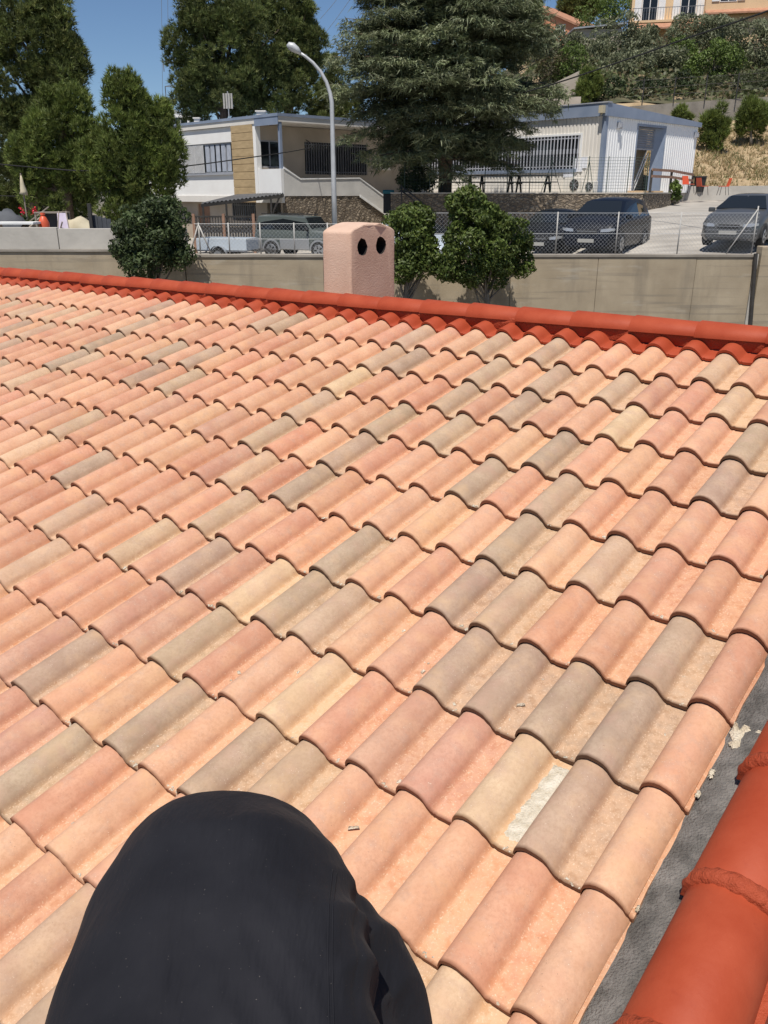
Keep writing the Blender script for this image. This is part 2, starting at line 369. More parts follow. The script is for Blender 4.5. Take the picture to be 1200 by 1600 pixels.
def np_mesh(name, V, F, mat, tint=None, smooth=False):
    """V (n,3); F (m,k) constant k"""
    me = bpy.data.meshes.new(name); k = F.shape[1]
    me.vertices.add(len(V)); me.vertices.foreach_set('co', np.ascontiguousarray(V, dtype=np.float32).ravel())
    me.loops.add(F.size); me.loops.foreach_set('vertex_index', np.ascontiguousarray(F, dtype=np.int32).ravel())
    me.polygons.add(len(F)); me.polygons.foreach_set('loop_start', np.arange(0, F.size, k, dtype=np.int32))
    if tint is not None:
        a = me.attributes.new('tint', 'FLOAT_COLOR', 'POINT')
        a.data.foreach_set('color', np.concatenate([tint, np.ones((len(tint),1))], 1).astype(np.float32).ravel())
    me.materials.append(MATS[mat]); me.update(calc_edges=True); me.validate()
    if smooth: me.polygons.foreach_set('use_smooth', [True]*len(F))
    return me

# ------------------------------------------------------------------ the house with the tiled roof we look across
RU = Vector((0.77890316, -0.62700821, 0.01306016)); RV = Vector((-0.60347422, -0.75501015, -0.25647327))
RN = Vector((-0.1706714, -0.19188637, 0.96646309)); RO = Vector((1.96953443, 4.42578883, -0.84764568+CAMZ))
SU, SV = 0.20, 0.35594
RB = Matrix(((RU.x, -RV.x, RN.x, RO.x), (RU.y, -RV.y, RN.y, RO.y), (RU.z, -RV.z, RN.z, RO.z), (0,0,0,1)))  # x along ridge, y up slope, z off the roof
C0, C1, R1 = -58, 4, 17           # tile columns and rows

house = thing('house', (0.6, 1.5, -4.0), 'house with a mottled salmon clay tile roof in the foreground', 'house')
HL = Vector(house.location)
deck = MB(); deck.box(C0*SU-0.05, 4.4*SU, -R1*SV, 0.30, -0.14, -0.055)
deck.v = [RB @ p for p in deck.v]
roof = deck.build('roof', 'cement_grey', house)
tag(roof, 'slope of salmon, grey and cream barrel tiles')

PROF = [(-0.014,-0.006),(-0.004,0.011),(0.020,0.0265),(0.060,0.0405),(0.125,0.0510),(0.205,0.0570),(0.290,0.0580),(0.375,0.0545),(0.445,0.0470),(0.505,0.0365),
        (0.555,0.0245),(0.597,0.0130),(0.630,0.0050),(0.658,0.0010),(0.680,0.0010),(0.700,0.0028),(0.722,0.0022),(0.745,-0.0006),(0.86,-0.0010),(0.95,0.0),(1.00,0.0018)]
PROF_CUT = PROF[:13] + [(0.64,0.000),(0.68,-0.004),(0.688,-0.035)]     # last column, sawn off beside the verge
TH = 0.0155; TL = SV + 0.05
def tile_mesh(name, jit, prof=PROF):
    r = random.Random(jit); vs, fs, uvs = [], [], []
    ys = [0.0, 0.0018, 0.10, 0.24, TL]; n = len(prof)
    def zt(y): return -0.0225*y/SV
    bow = r.uniform(-0.0015, 0.0015); wob = [r.uniform(-0.0013, 0.0013) for _ in prof]
    for k, y in enumerate(ys):
        for i, (a, z) in enumerate(prof):
            sc = 1.0 + (0.035*(0.5 - y/TL))
            zz = z*sc + zt(y) + bow*math.sin(math.pi*y/TL) - (0.0014 if k == 0 else 0)
            ed = r.uniform(-0.004, 0.004) if (prof is PROF_CUT and i >= n-3) else 0
            vs.append((a*SU + ed, y + (wob[i] if k < 2 else 0), zz)); uvs.append((a, y))
    base = len(vs)
    for i, (a, z) in enumerate(prof):                       # lower lip of the nose and the underside behind it
        vs.append((a*SU, 0.001 + wob[i], z + zt(0) - TH)); uvs.append((a, -0.02))
    for (a, z) in prof:
        vs.append((a*SU, 0.07, z + zt(0.07) - TH)); uvs.append((a, -0.02))
    for k in range(len(ys)-1):
        for j in range(n-1): fs.append((k*n+j, k*n+j+1, (k+1)*n+j+1, (k+1)*n+j))
    for j in range(n-1):
        fs.append((base+j, base+j+1, j+1, j)); fs.append((base+n+j, base+n+j+1, base+j+1, base+j))
    me = bpy.data.meshes.new(name); me.from_pydata(vs, [], fs)
    uvl = me.uv_layers.new(name='UVMap')
    for l in me.loops: uvl.data[l.index].uv = uvs[l.vertex_index]
    for p in me.polygons:
        p.use_smooth = True
        if p.index >= (len(ys)-1)*(n-1):                   # the nose edge
            for li in p.loop_indices: uvl.data[li].uv = (uvl.data[li].uv[0], -0.02)
    a = me.attributes.new('tint', 'FLOAT_COLOR', 'POINT'); a.data.foreach_set('color', [1.0]*(4*len(vs)))
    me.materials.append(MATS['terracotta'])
    me.set_sharp_from_angle(angle=math.radians(40))
    me.update(); return me
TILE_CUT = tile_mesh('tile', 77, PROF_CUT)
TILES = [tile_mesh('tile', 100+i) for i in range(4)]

KIND = {'G': [(-6,1),(-5,2),(-5,3),(-3,2),(1,3),(-3,4),(1,4),(-2,5),(-2,6),(-10,2),(-7,2),(-8,4),(-7,3),(-6,4),(-8,5),(-8,6),(-4,5),(-5,7),(-24,3),(-24,4),(-20,3),(-18,3),(-19,4),(-15,7),(-8,8),(-8,10),(-6,9),(-6,11),(-5,10),(-3,10),(-5,8),(-2,7),(-1,8),(0,8),(2,7),(1,8),(2,8),(2,9),(-25,1),(-24,2),(-17,1),(-21,8),(-27,5),(-31,3),(-2,12),(-29,4)],
        'B': [(-1,1),(0,2),(0,6),(-11,1),(-8,1),(-11,2),(-11,4),(-11,5),(-23,4),(-24,5),(-17,4),(-18,6),(-10,6),(-10,8),(-12,9),(-9,7),(-4,8),(-2,10),(-3,12),(-36,1),(-35,2),(-33,2),(-22,0),(-18,1),(-13,8),(-1,7),(-9,10),(-30,2),(1,11)],
        'R': [(-2,2),(-4,3),(-17,6),(-11,6),(-8,9),(-7,9),(-7,11),(-8,11),(-7,8),(-1,9),(0,9),(-13,5),(-16,5),(-26,6),(-9,10),(-20,6)],
        'Y': [(-2,3),(-11,3),(-18,7),(-6,8),(-3,9),(1,9),(2,11),(-28,2)]}
KIND = {cr: k for k, l in KIND.items() for cr in l}
PAL = {'G': [(0.410,0.295,0.205),(0.385,0.280,0.202),(0.43,0.31,0.212),(0.405,0.286,0.198)], 'B': [(0.50,0.345,0.228),(0.53,0.36,0.235),(0.475,0.335,0.226)],
       'R': [(0.530,0.262,0.172),(0.515,0.272,0.188)], 'Y': [(0.665,0.462,0.280),(0.63,0.44,0.275)],
       'S': [(0.605,0.315,0.194),(0.580,0.288,0.178),(0.632,0.345,0.212),(0.615,0.322,0.205),(0.560,0.268,0.168),(0.640,0.365,0.226)]}
def tile_colour(c, r):
    q = random.Random(c*7919 + r*104729 + 5)
    k = KIND.get((c, r))
    if k is None:
        seen = -26 < c
        x = q.random(); k = 'S' if (seen or x < 0.84) else ('B' if x < 0.92 else ('G' if x < 0.97 else 'R'))
    b = q.choice(PAL[k]); j = 1 + q.uniform(-0.06, 0.06)
    return tuple(max(0.02, v*j*(1+q.uniform(-0.03, 0.03))) for v in b), k

# the 300 tiles that show largest stand alone, the rest of the field is one part
tiles = []
for r in range(0, R1):
    for c in range(C0, C1):
        w = RB @ Vector(((c+0.4)*SU, -(r-0.5)*SV, 0)); q = w - Vector((0,0,CAMZ))
        zc = q.y*CP - q.z*SP
        px = 600 + FPX*q.x/zc if zc > 0.2 else -9999; py = 800 + FPX*(-q.y*SP - q.z*CP)/zc if zc > 0.2 else -9999
        inview = -60 < px < 1260 and -40 < py < 1720
        tiles.append(((0 if inview else 1), q.length, c, r))
tiles.sort()
single_set = {(c, r) for _, _, c, r in tiles[:300]}
rest = []
for _, _, c, r in tiles:
    q = random.Random(c*31 + r*977)
    red = r == 0
    rgb, k = tile_colour(c, r)
    J = Matrix.Translation((q.uniform(-0.0018,0.0018), q.uniform(-0.004,0.004), q.uniform(-0.0006,0.0012))) @ Matrix.Rotation(q.uniform(-0.005,0.005), 4, 'Z') @ Matrix.Rotation(q.uniform(-0.006,0.006), 4, 'Y')
    L = RB @ Matrix.Translation((c*SU, -r*SV, 0)) @ J
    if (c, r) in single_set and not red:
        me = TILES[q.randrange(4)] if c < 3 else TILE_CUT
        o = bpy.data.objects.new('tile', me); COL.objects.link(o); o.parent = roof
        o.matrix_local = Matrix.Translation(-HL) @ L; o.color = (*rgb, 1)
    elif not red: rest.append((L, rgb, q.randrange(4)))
# rest of the field in one mesh
def joined_tiles(name, items, mat, parent, tintful=True, kind='stuff', yclip=None):
    VV, FF, TT, UV = [], [], [], []; base = 0
    src = []
    for me in TILES:
        v = np.empty(len(me.vertices)*3, np.float32); me.vertices.foreach_get('co', v); v = v.reshape(-1,3)
        f = np.array([list(p.vertices) for p in me.polygons], np.int32)
        uv = np.empty(len(me.loops)*2, np.float32); me.uv_layers[0].data.foreach_get('uv', uv); src.append((v, f, uv.reshape(-1,2)))
    for L, rgb, i in items:
        v, f, uv = src[i]
        if yclip is not None: v = v.copy(); v[:,1] = np.minimum(v[:,1], yclip)
        M = np.array(L); w = v @ M[:3,:3].T + M[:3,3] - np.array(HL)
        VV.append(w); FF.append(f+base); UV.append(uv); TT.append(np.tile(np.array(rgb), (len(v),1))); base += len(v)
    me = np_mesh(name, np.concatenate(VV), np.concatenate(FF), mat, np.concatenate(TT), True)
    u = me.uv_layers.new(name='UVMap'); u.data.foreach_set('uv', np.concatenate(UV).ravel())
    o = link(name, me, parent); 
    if kind: o['kind'] = kind
    return o
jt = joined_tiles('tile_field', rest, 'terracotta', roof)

# red painted top course, each tile under the ridge, with its mortar bed
for c in range(C0, C1):
    q = random.Random(c*57+3); L = RB @ Matrix.Translation((c*SU, q.uniform(-0.003,0.003), 0.001))
    if c == C0:
        RED = TILES[0].copy(); RED.name = 'painted_tile'; RED.materials.clear(); RED.materials.append(MATS['red_paint'])
    o = bpy.data.objects.new('painted_tile', RED); COL.objects.link(o); o.parent = roof
    o.matrix_local = Matrix.Translation(-HL) @ L
RY0, RN0, RR = 0.200, 0.062, 0.080      # ridge axis (up slope, height off roof) and radius
bed = MB(); P = []
for i in range(int((C1-C0)*SU/0.05)+1):
    x = C0*SU + i*0.05; q = random.Random(i)
    P.append([RB @ Vector((x, RY0-0.070+q.uniform(-0.006,0.006), 0.0)), RB @ Vector((x, RY0-0.072+q.uniform(-0.006,0.006), 0.040)), RB @ Vector((x, RY0-0.066+q.uniform(-0.005,0.004), RN0+0.018)), RB @ Vector((x, RY0, RN0+0.03))])
bed.grid(P); bed.build('mortar_bed', 'red_mortar', roof, smooth=True)
RL = 0.385
def half_round(L, r0, r1, flat=1.0, th=0.014, n=12, a0=0.0, a1=math.pi, collar=0.0):
    """half-round tile along +x, arch in the yz plane"""
    m = MB(); xs = [0, 0.006, L*0.5, L-0.006, L]
    rr = lambda x: r0 + (r1-r0)*x/L
    P = []
    for i, x in enumerate(xs):
        e = -0.004 if i in (0, len(xs)-1) else 0
        P.append([Vector((x, -(rr(x)+e)*math.cos(a0+(a1-a0)*j/n), (rr(x)+e)*flat*math.sin(a0+(a1-a0)*j/n))) for j in range(n+1)])
    m.grid([list(reversed(p)) for p in P][::-1])
    for x, e in ((0, 1), (L, -1)):
        o_ = [Vector((x, -(rr(x)-0.004)*math.cos(a0+(a1-a0)*j/n), (rr(x)-0.004)*flat*math.sin(a0+(a1-a0)*j/n))) for j in range(n+1)]
        i_ = [Vector((x, -(rr(x)-th)*math.cos(a0+(a1-a0)*j/n), (rr(x)-th)*flat*math.sin(a0+(a1-a0)*j/n))) for j in range(n+1)]
        m.grid([o_, i_] if e > 0 else [i_, o_])
    return m
rt = half_round(RL+0.035, RR+0.008, RR-0.006, 0.76, 0.016, 14, 0.10, math.pi-0.10)
rme = [rt.mesh('ridge_tile', 'red_paint', smooth=True)]
x = 3.9*SU; k = 0
while x > C0*SU:
    q = random.Random(k+40)
    o = bpy.data.objects.new('ridge_tile', rme[0]); COL.objects.link(o); o.parent = roof
    L = RB @ Matrix.Translation((x-RL+0.012, RY0+q.uniform(-0.004,0.004), RN0+q.uniform(-0.003,0.004))) @ Matrix.Rotation(q.uniform(-0.010,0.010),4,'Z') @ Matrix.Rotation(q.uniform(-0.008,0.008),4,'Y')
    o.matrix_local = Matrix.Translation(-HL) @ L
    x -= RL; k += 1
# back slope, gable and walls of the house, seen only from elsewhere
bk = MB(); bv = [RB @ Vector(p) for p in ((C0*SU-0.05, 0.30, -0.05), (4.9*SU, 0.30, -0.05))]
dn = Vector((-RV.x, -RV.y, RV.z)); 
bk.add([bv[0], bv[1], bv[1]+dn*2.4, bv[0]+dn*2.4, bv[0]-Vector((0,0,.1)), bv[1]-Vector((0,0,.1)), bv[1]+dn*2.4-Vector((0,0,.1)), bv[0]+dn*2.4-Vector((0,0,.1))],
       [(0,1,2,3),(7,6,5,4),(0,4,5,1),(1,5,6,2),(2,6,7,3),(3,7,4,0)])
bk.build('back_slope', 'roof_tile_far', house)
wl = MB()
e0 = RB @ Vector((C0*SU, 0.1, -0.16)); e1 = RB @ Vector((4.3*SU, 0.1, -0.16)); e2 = RB @ Vector((4.3*SU, -R1*SV+0.3, -0.16)); e3 = RB @ Vector((C0*SU, -R1*SV+0.3, -0.16))
b0 = bv[0]+dn*2.2-Vector((0,0,.12)); b1 = bv[1]+dn*2.2-Vector((0,0,.12))
top = [e3, e2, e1, b1, b0, e0]; bot = [Vector((p.x, p.y, -4.0)) for p in top]
wl.add(top+bot, [(0,1,7,6),(1,2,8,7),(2,3,9,8),(3,4,10,9),(4,5,11,10),(5,0,6,11)])
wl.build('wall', 'plaster_pink', house)

# verge at the right: cement strip, parapet roll of large red tiles
st = MB(); P = []
nst = 130
for i in range(nst+1):
    y = 0.12 - i*(R1*SV)/nst; q = random.Random(i*3)
    row = []
    for j, (cx, z) in enumerate(((3.50,-0.03),(3.62,-0.024),(3.72,-0.014),(3.92,-0.004),(4.12,0.003),(4.3,0.012),(4.42,0.02))):
        row.append(RB @ Vector((cx*SU + (0.006*math.sin(i*0.9)+q.uniform(-0.003,0.003) if 0 < j < 3 else 0), y, z + q.uniform(-0.0035,0.0035) )))
    P.append(row)
st.grid([r[::-1] for r in P]); st.build('cement_strip', 'cement_grey', roof, smooth=True)
# parapet body under the roll
pb = MB(); pb.box(4.36*SU, 4.36*SU+0.20, -R1*SV, 0.12, -0.3, 0.035); pb.v = [RB @ p for p in pb.v]; pb.build('parapet', 'red_mortar', roof)
VR = 0.118; VL = 0.40; vme = half_round(VL+0.03, VR+0.004, VR-0.010, 1.0, 0.016, 18).mesh('verge_tile', 'red_paint', smooth=True)
VX = 4.135*SU + VR*0.977; VZ = 0.030
colr = MB(); n = 22
P = []
for x_, rr_ in ((-0.024,VR-0.012),(-0.019,VR+0.008),(-0.004,VR+0.014),(0.014,VR+0.010),(0.026,VR-0.004)):
    P.append([Vector((x_+random.Random(j*5+int(x_*1e3)).uniform(-.004,.004), -(rr_+random.Random(j+int(x_*1e4)).uniform(-.0025,.0025))*math.cos(math.pi*j/n), (rr_+random.Random(j*7+int(x_*1e4)).uniform(-.0025,.0025))*math.sin(math.pi*j/n))) for j in range(n+1)])
colr.grid([p[::-1] for p in P][::-1]); colme = colr.mesh('mortar_collar', 'red_mortar', smooth=True)
RZ = Matrix.Rotation(math.pi/2, 4, 'Z')          # tile axis runs up the slope
y = 0.30 - 8.62*SV - VL*9 + 3.07
y0 = -8.66*SV
for k in range(-9, 9):
    q = random.Random(k+90)
    yy = y0 + k*VL
    if yy < -R1*SV or yy + VL > 0.2: continue
    o = bpy.data.objects.new('verge_tile', vme); COL.objects.link(o); o.parent = roof
    o.matrix_local = Matrix.Translation(-HL) @ RB @ Matrix.Translation((VX+q.uniform(-.003,.003), yy, VZ+q.uniform(-.002,.003))) @ RZ @ Matrix.Rotation(q.uniform(-.008,.008),4,'Z')
    o = bpy.data.objects.new('mortar_collar', colme); COL.objects.link(o); o.parent = roof
    o.matrix_local = Matrix.Translation(-HL) @ RB @ Matrix.Translation((VX, yy, VZ)) @ RZ
# patches and crumbs of mortar
def patch(name, mat, x0, x1, y0, y1, z, th, seed, label=None, nx=9, ny=22, ragged=0.16):
    q = random.Random(seed); m = MB(); P = []
    for i in range(ny+1):
        t = i/ny; row = []
        l = x0 + (x1-x0)*ragged*q.uniform(0,1); r_ = x1 - (x1-x0)*ragged*0.6*q.uniform(0,1)
        for j in range(nx+1):
            s = j/nx; edge = 1 if (0 < j < nx and 0 < i < ny) else 0
            y = y0+(y1-y0)*t + (q.uniform(-0.006,0.006) if i in (0,ny) else 0)
            row.append(RB @ Vector((l+(r_-l)*s, y, z - 0.0225*((y/SV) % 1.0) + (th*(0.75+0.5*q.random()) if edge else -0.004))))
        P.append(row)
    m.grid(P); o = m.build(name, mat, roof, smooth=True)
    if label: tag(o, label)
    return o
patch('mortar_patch', 'mortar_white', (1+0.655)*SU, (1+1.01)*SU, -9*SV+0.035, -8*SV-0.01, 0.0005, 0.0035, 5, 'patch of white mortar smeared in one tile pan')
for i, (c, y, w, h, zz) in enumerate(((3.67, -6.99*SV, 0.050, 0.085, 0.018), (3.74,-7.00*SV,0.10,0.035,0.016), (3.66,-7.52*SV,0.022,0.030,0.014), (3.645,-7.78*SV,0.02,0.022,0.014), (3.66,-8.9*SV,0.012,0.016,0.012))):
    patch('mortar_dab', 'mortar_pale', c*SU, c*SU+w, y-h, y, zz-0.004, 0.004, 20+i, None, 5, 6, 0.4)
q = random.Random(3)
crumb = MB()
for i in range(320):                               # little mortar crumbs along the pan noses
    c = q.randint(-10, 2); r = q.randint(5, 11); 
    x = (c + q.uniform(0.68, 0.97))*SU; dy = q.uniform(0.002, 0.016) if q.random() < 0.75 else q.uniform(0.02, 0.3)
    s = q.uniform(0.0012, 0.0038) if q.random() < 0.85 else q.uniform(0.004, 0.007); zz = -0.0225*dy/SV
    M = RB @ Matrix.Translation((x, -r*SV + dy, zz+s*0.3)) @ Matrix.Rotation(q.uniform(0,3),4,'Z')
    crumb.add([(-s*1.6,-s,0),(s*1.5,-s*.8,0),(s*1.3,s,0),(-s,s*.8,0),(-s*.5,-s*.3,s),(s*.6,s*.2,s*.9)], [(0,1,5,4),(1,2,5),(2,3,4,5),(3,0,4)], M)
cr = crumb.build('mortar_crumbs', 'mortar_white', roof); cr['kind'] = 'stuff'
for i, (c, r, dy, l, w) in enumerate(((-1+.80, 10, 0.20, 0.035, 0.012), (0.72, 8, 0.13, 0.03, 0.010))):
    m = MB(); M = RB @ Matrix.Translation((c*SU, -r*SV+dy, 0.001)) @ Matrix.Rotation(0.6,4,'Z')
    m.add([(-l/2,-w/2,-.003),(l/2,-w*.3,-.003),(l*.45,w*.4,-.003),(-l*.4,w/2,-.003),(-l*.3,-w*.2,.006),(l*.3,0,.005)], [(0,1,5,4),(1,2,5),(2,3,4,5),(3,0,4)], M)
    m.build('mortar_chip', 'mortar_white', roof)

# chimney on the far slope, rendered, with two ragged flue holes in its broad face
CHB = at(549, 466, 7.35); CHB.z -= 0.55
uh = Vector((RU.x, RU.y, 0)).normalized(); vh = Vector((RV.x, RV.y, 0)).normalized()
def to_world(p, o, a, b): return Vector((o.x + a.x*p[0] + b.x*p[1], o.y + a.y*p[0] + b.y*p[1], o.z + p[2]))
def chimney():
    a, b, H = 0.33, 0.61, 1.16
    def prof(k):                                      # outline of the broad face at inset k
        pts = [(b*t/6, 0) for t in range(6)] + [(b + 0.012*(1-t/6), H*t/6*0.94) for t in range(7)]
        pts += [(b - b*t/10, H*0.94 + 0.068*math.sin(math.pi*t/10)**0.8) for t in range(1, 10)]
        pts += [(-0.012*(t/6), H*(1-t/6)*0.94) for t in range(0, 6)]
        return pts
    pr = prof(0); n = len(pr); m = MB(); rows = []
    q = random.Random(8)
    for i in range(6):
        rows.append([to_world((-(-a*i/5), 0, 0), CHB, -uh, -vh) + Vector((-vh.x*p[0], -vh.y*p[0], p[1])) + Vector((q.uniform(-.004,.004), q.uniform(-.004,.004), q.uniform(-.003,.003))) for p in pr])
    m.grid(rows, close=True)
    base = len(m.v)
    m.f.append(list(range(0, n))[::-1]); m.mi.append(0); m.f.append(list(range(base-n, base))); m.mi.append(0)
    me = m.mesh('chimney', ['plaster_pink', 'flue_dark'], HL)
    bm = bmesh.new(); bm.from_mesh(me); bmesh.ops.recalc_face_normals(bm, faces=bm.faces); bm.to_mesh(me); bm.free()
    o = link('chimney', me, house)
    bv_ = o.modifiers.new('b', 'BEVEL'); bv_.width = 0.022; bv_.segments = 3; bv_.limit_method = 'ANGLE'; bv_.angle_limit = math.radians(50)
    cm = MB()
    for cy in (0.150, 0.405):
        ring0, ring1 = [], []
        for j in range(14):
            t = 2*math.pi*j/14; rr = q.uniform(0.88, 1.12)
            y_, z_ = cy + 0.066*rr*math.cos(t), 0.965 + 0.074*rr*math.sin(t)
            for ring, d, sc in ((ring0, -0.1, 1.0), (ring1, 0.26, 0.9)):
                ring.append(CHB + Vector((-uh.x*d - vh.x*y_, -uh.y*d - vh.y*y_, z_)))
        bb = len(cm.v); cm.grid([ring0, ring1], close=True, mi=1)
        cm.f.append([bb+j for j in range(14)][::-1]); cm.mi.append(1); cm.f.append([bb+14+j for j in range(14)]); cm.mi.append(1)
    cme = cm.mesh('cut', ['plaster_pink', 'flue_dark'], HL)
    bm = bmesh.new(); bm.from_mesh(cme); bmesh.ops.recalc_face_normals(bm, faces=bm.faces); bm.to_mesh(cme); bm.free()
    c = link('cut', cme, house)
    bo = o.modifiers.new('h', 'BOOLEAN'); bo.operation = 'DIFFERENCE'; bo.solver = 'EXACT'; bo.object = c
    dg = bpy.context.evaluated_depsgraph_get()
    nm = bpy.data.meshes.new_from_object(o.evaluated_get(dg)); o.modifiers.clear(); o.data = nm; nm.name = 'chimney'; nm.polygons.foreach_set('use_smooth', [True]*len(nm.polygons)); nm.set_sharp_from_angle(angle=math.radians(32))
    bpy.data.objects.remove(c)
    tag(o, 'pink rendered chimney with rounded top and two ragged flue holes')
chimney()

# ------------------------------------------------------------------ ground, terraces, walls
T1 = Vector((0.682, -0.731, 0)); T2 = Vector((0.731, 0.682, 0))      # facade directions, left to right
WY = 24.5                                                            # face of the car park retaining wall
g = MB(); g.add([(-400,-150,-4.0),(400,-150,-4.0),(400,WY+0.2,-4.0),(-400,WY+0.2,-4.0)], [(0,1,2,3)])
structure(g, 'ground', 'street_soil')
g = MB(); g.add([(-700,WY+0.15,-1.3),(700,WY+0.15,-1.3),(700,1500,-1.3),(-700,1500,-1.3)], [(0,1,2,3)])
structure(g, 'far_ground', 'street_soil')
SWY = 39.0; TZ = 1.74
def sm(a, b, x): t = max(0.0, min(1.0, (x-a)/(b-a))); return t*t*(3-2*t)
def lot_z(x, y):
    z0 = max(-1.0, min(0.03, -0.68 + 0.06*x)); k = 0.012 + 0.068*sm(5.5, 9.5, x)
    z = z0 + k*max(0, y-26.2)
    return z if x < 5 else min(z, 1.0 + 0.55*sm(39, 56, y))
P = []
for i in range(34):
    Y = WY + 0.15 + i*1.0; P.append([Vector((-13 + j*1.0, Y, lot_z(-13+j*1.0, Y) + 0.012*math.sin(j*1.9+i*1.3))) for j in range(45)])
g = MB(); g.grid(P); structure(g, 'car_park', 'ramp_concrete', True)
P = []
for i in range(8): P.append([Vector((-60 + j*(47.2/12), WY+0.2+i*5, 0.5)) for j in range(13)])
g = MB(); g.grid(P); structure(g, 'yard', 'street_soil')
# retaining wall in long cast sections with a slightly proud coping
wall = thing('retaining_wall', (3, WY, -4), 'long stained concrete retaining wall below the car park', 'wall')
xa, xb = at(288,398,WY).x, at(1180,398,WY).x
xs = [xa, at(505,398,WY).x, at(640,398,WY).x, at(800,398,WY).x, at(936,398,WY).x, at(1090,398,WY).x, xb]
for i in range(len(xs)-1):
    m = MB(); m.box(xs[i]+0.004, xs[i+1]-0.004, WY+random.Random(i).uniform(0,0.012), WY+0.3, -4.0, 0.02+random.Random(i).uniform(-.01,.01)); m.build('panel', 'cast_concrete', wall, bevel=0.012)
m = MB(); m.box(xa-0.02, xb+0.02, WY-0.025, WY+0.32, 0.02, 0.105); m.build('coping', 'block_wall_old', wall, bevel=0.015)
m = MB(); m.box(xb+0.01, xb+0.10, WY-0.02, WY+0.3, -4, 0.11); m.build('end_pier', 'block_wall', wall)
m = MB(); m.tube([at(1181,396,WY-0.1), at(1174,505,WY-0.1)-Vector((0,0,.3))], 0.055, 10); pipe = m.build('drain_pipe', 'dark_metal', wall)
m = MB(); m.box(xb+0.16, xb+6, WY-0.05, WY+0.35, -4, 0.32)
single(m, 'side_wall', 'cast_concrete', 'grey concrete wall end right of the dark drain pipe', 'wall', bevel=0.02)
# neighbour's taller wall on the left: old lower wall with a newer block wall on top
nw = thing('boundary_wall', (-16, WY, -4), 'two-tier boundary wall on the left, pale blocks above old concrete', 'wall')
m = MB(); m.box(-30, xa-0.02, WY-0.02, WY+0.35, -4.0, 0.18); m.build('lower_wall', 'cast_concrete', nw, bevel=0.02)
m = MB(); m.box(-30, xa-0.05, WY-0.06, WY+0.35, 0.18, 0.23); m.build('ledge', 'block_wall_old', nw)
xs = [-30, at(88,370,WY).x, at(290,370,WY).x]
for i in range(2):
    m = MB(); m.box(xs[i]+0.01, xs[i+1]-0.01, WY+0.12, WY+0.32, 0.23, 0.82-0.03*i); m.build('upper_wall', 'block_wall', nw, bevel=0.01)

# upper terrace
tr = MB(); tr.prism([(0.3,SWY+0.1),(11.3,SWY+0.1),(15.4,46.5),(19,54),(30,85),(-50,85),(-14,62),(0.6,50.5)], -0.5, TZ); structure(tr, 'terrace', 'terrace')
# stone walls
def stone_wall(pts, z0, z1, label, th=0.28):
    a, b = Vector(pts[0]), Vector(pts[1]); d = (b-a).to_2d(); L = d.length
    M = frame((a.x, a.y, 0), d); n = max(2, int(L/0.16)); nz = 9
    m = MB(); P = []
    q = random.Random(int(a.x*10))
    for i in range(n+1):
        P.append([M @ Vector((L*i/n, q.uniform(-0.03, 0.02), z0+(z1-z0)*k/nz)) for k in range(nz+1)])
    m.grid([r for r in P])
    m.box(0, L, 0.03, th, z0, z1-0.005, M)
    m.box(-0.02, L+0.02, -0.03, th+0.02, z1-0.006, z1+0.05, M, mi=1)
    return single(m, 'stone_wall', ['rubble_stone', 'terrace'], label, 'wall')
stone_wall(((0.3,SWY,0),(11.35,SWY,0)), -0.6, TZ-0.04, 'rubble stone terrace wall behind the two black parked cars')
stone_wall(((11.37,SWY+0.02,0),(15.5,46.5,0)), 0.3, TZ-0.04, 'short return of stone wall beside the concrete ramp')

# ------------------------------------------------------------------ hillside
def hz(x, y):
    t = max(0.0, y-50.0)
    h = 1.85 + 0.37*min(t, 10) + 1.5*sm(10.0, 10.6, t) + 0.255*max(0, min(t, 41)-10.4)
    sx = sm(3.0, 15.0, x)
    return TZ - 0.1 + (h-TZ+0.1)*sx + 0.12*math.sin(x*1.3+y*0.7)*sx
hm = MB(); P = []
for i in range(60):
    Y = 49.0 + i*1.0
    P.append([Vector((2 + j*1.5, Y, hz(2+j*1.5, Y))) for j in range(46)])
hm.grid(P); structure(hm, 'hillside', 'dry_slope', True)
def wall_line(pts, hts, z0, th, mat, label):
    m = MB()
    for i in range(len(pts)-1):
        a, b = Vector(pts[i]), Vector(pts[i+1]); d = (b-a); M = frame((a.x, a.y, 0), d); L = d.to_2d().length
        m.add([(0,0,z0),(L,0,z0),(L,th,z0),(0,th,z0),(0,0,hts[i]),(L,0,hts[i+1]),(L,th,hts[i+1]),(0,th,hts[i])],
              [(0,3,2,1),(4,5,6,7),(0,1,5,4),(1,2,6,5),(2,3,7,6),(3,0,4,7)], M)
    return single(m, 'garden_wall', mat, label, 'wall')
A = at(985,166,60); B = at(1125,156,60.3); C_ = at(1215,150,60.6)
wall_line([A, B, C_], [A.z, B.z, C_.z], 3.5, 0.3, 'block_wall_old', 'long grey retaining wall across the dry slope, below the olives')
A = at(845,140,66); B = at(905,118,66)
wall_line([A, B], [A.z, B.z+0.3], 1.5, 0.3, 'beige_wall', 'beige garden wall behind the cedar tip, above the blue fascia')
A = at(846,152,58); B = at(908,151,58)
wall_line([A, B], [A.z, B.z], 1.5, 0.3, 'beige_wall', 'low beige garden wall just above the prefab roof beside the cedar')
A = at(1062,291,48.9); B = at(1215,290,48.7)
wall_line([A, B], [A.z, B.z], 0.8, 0.25, 'block_wall', 'low pale wall at the top of the ramp, behind the orange chairs')

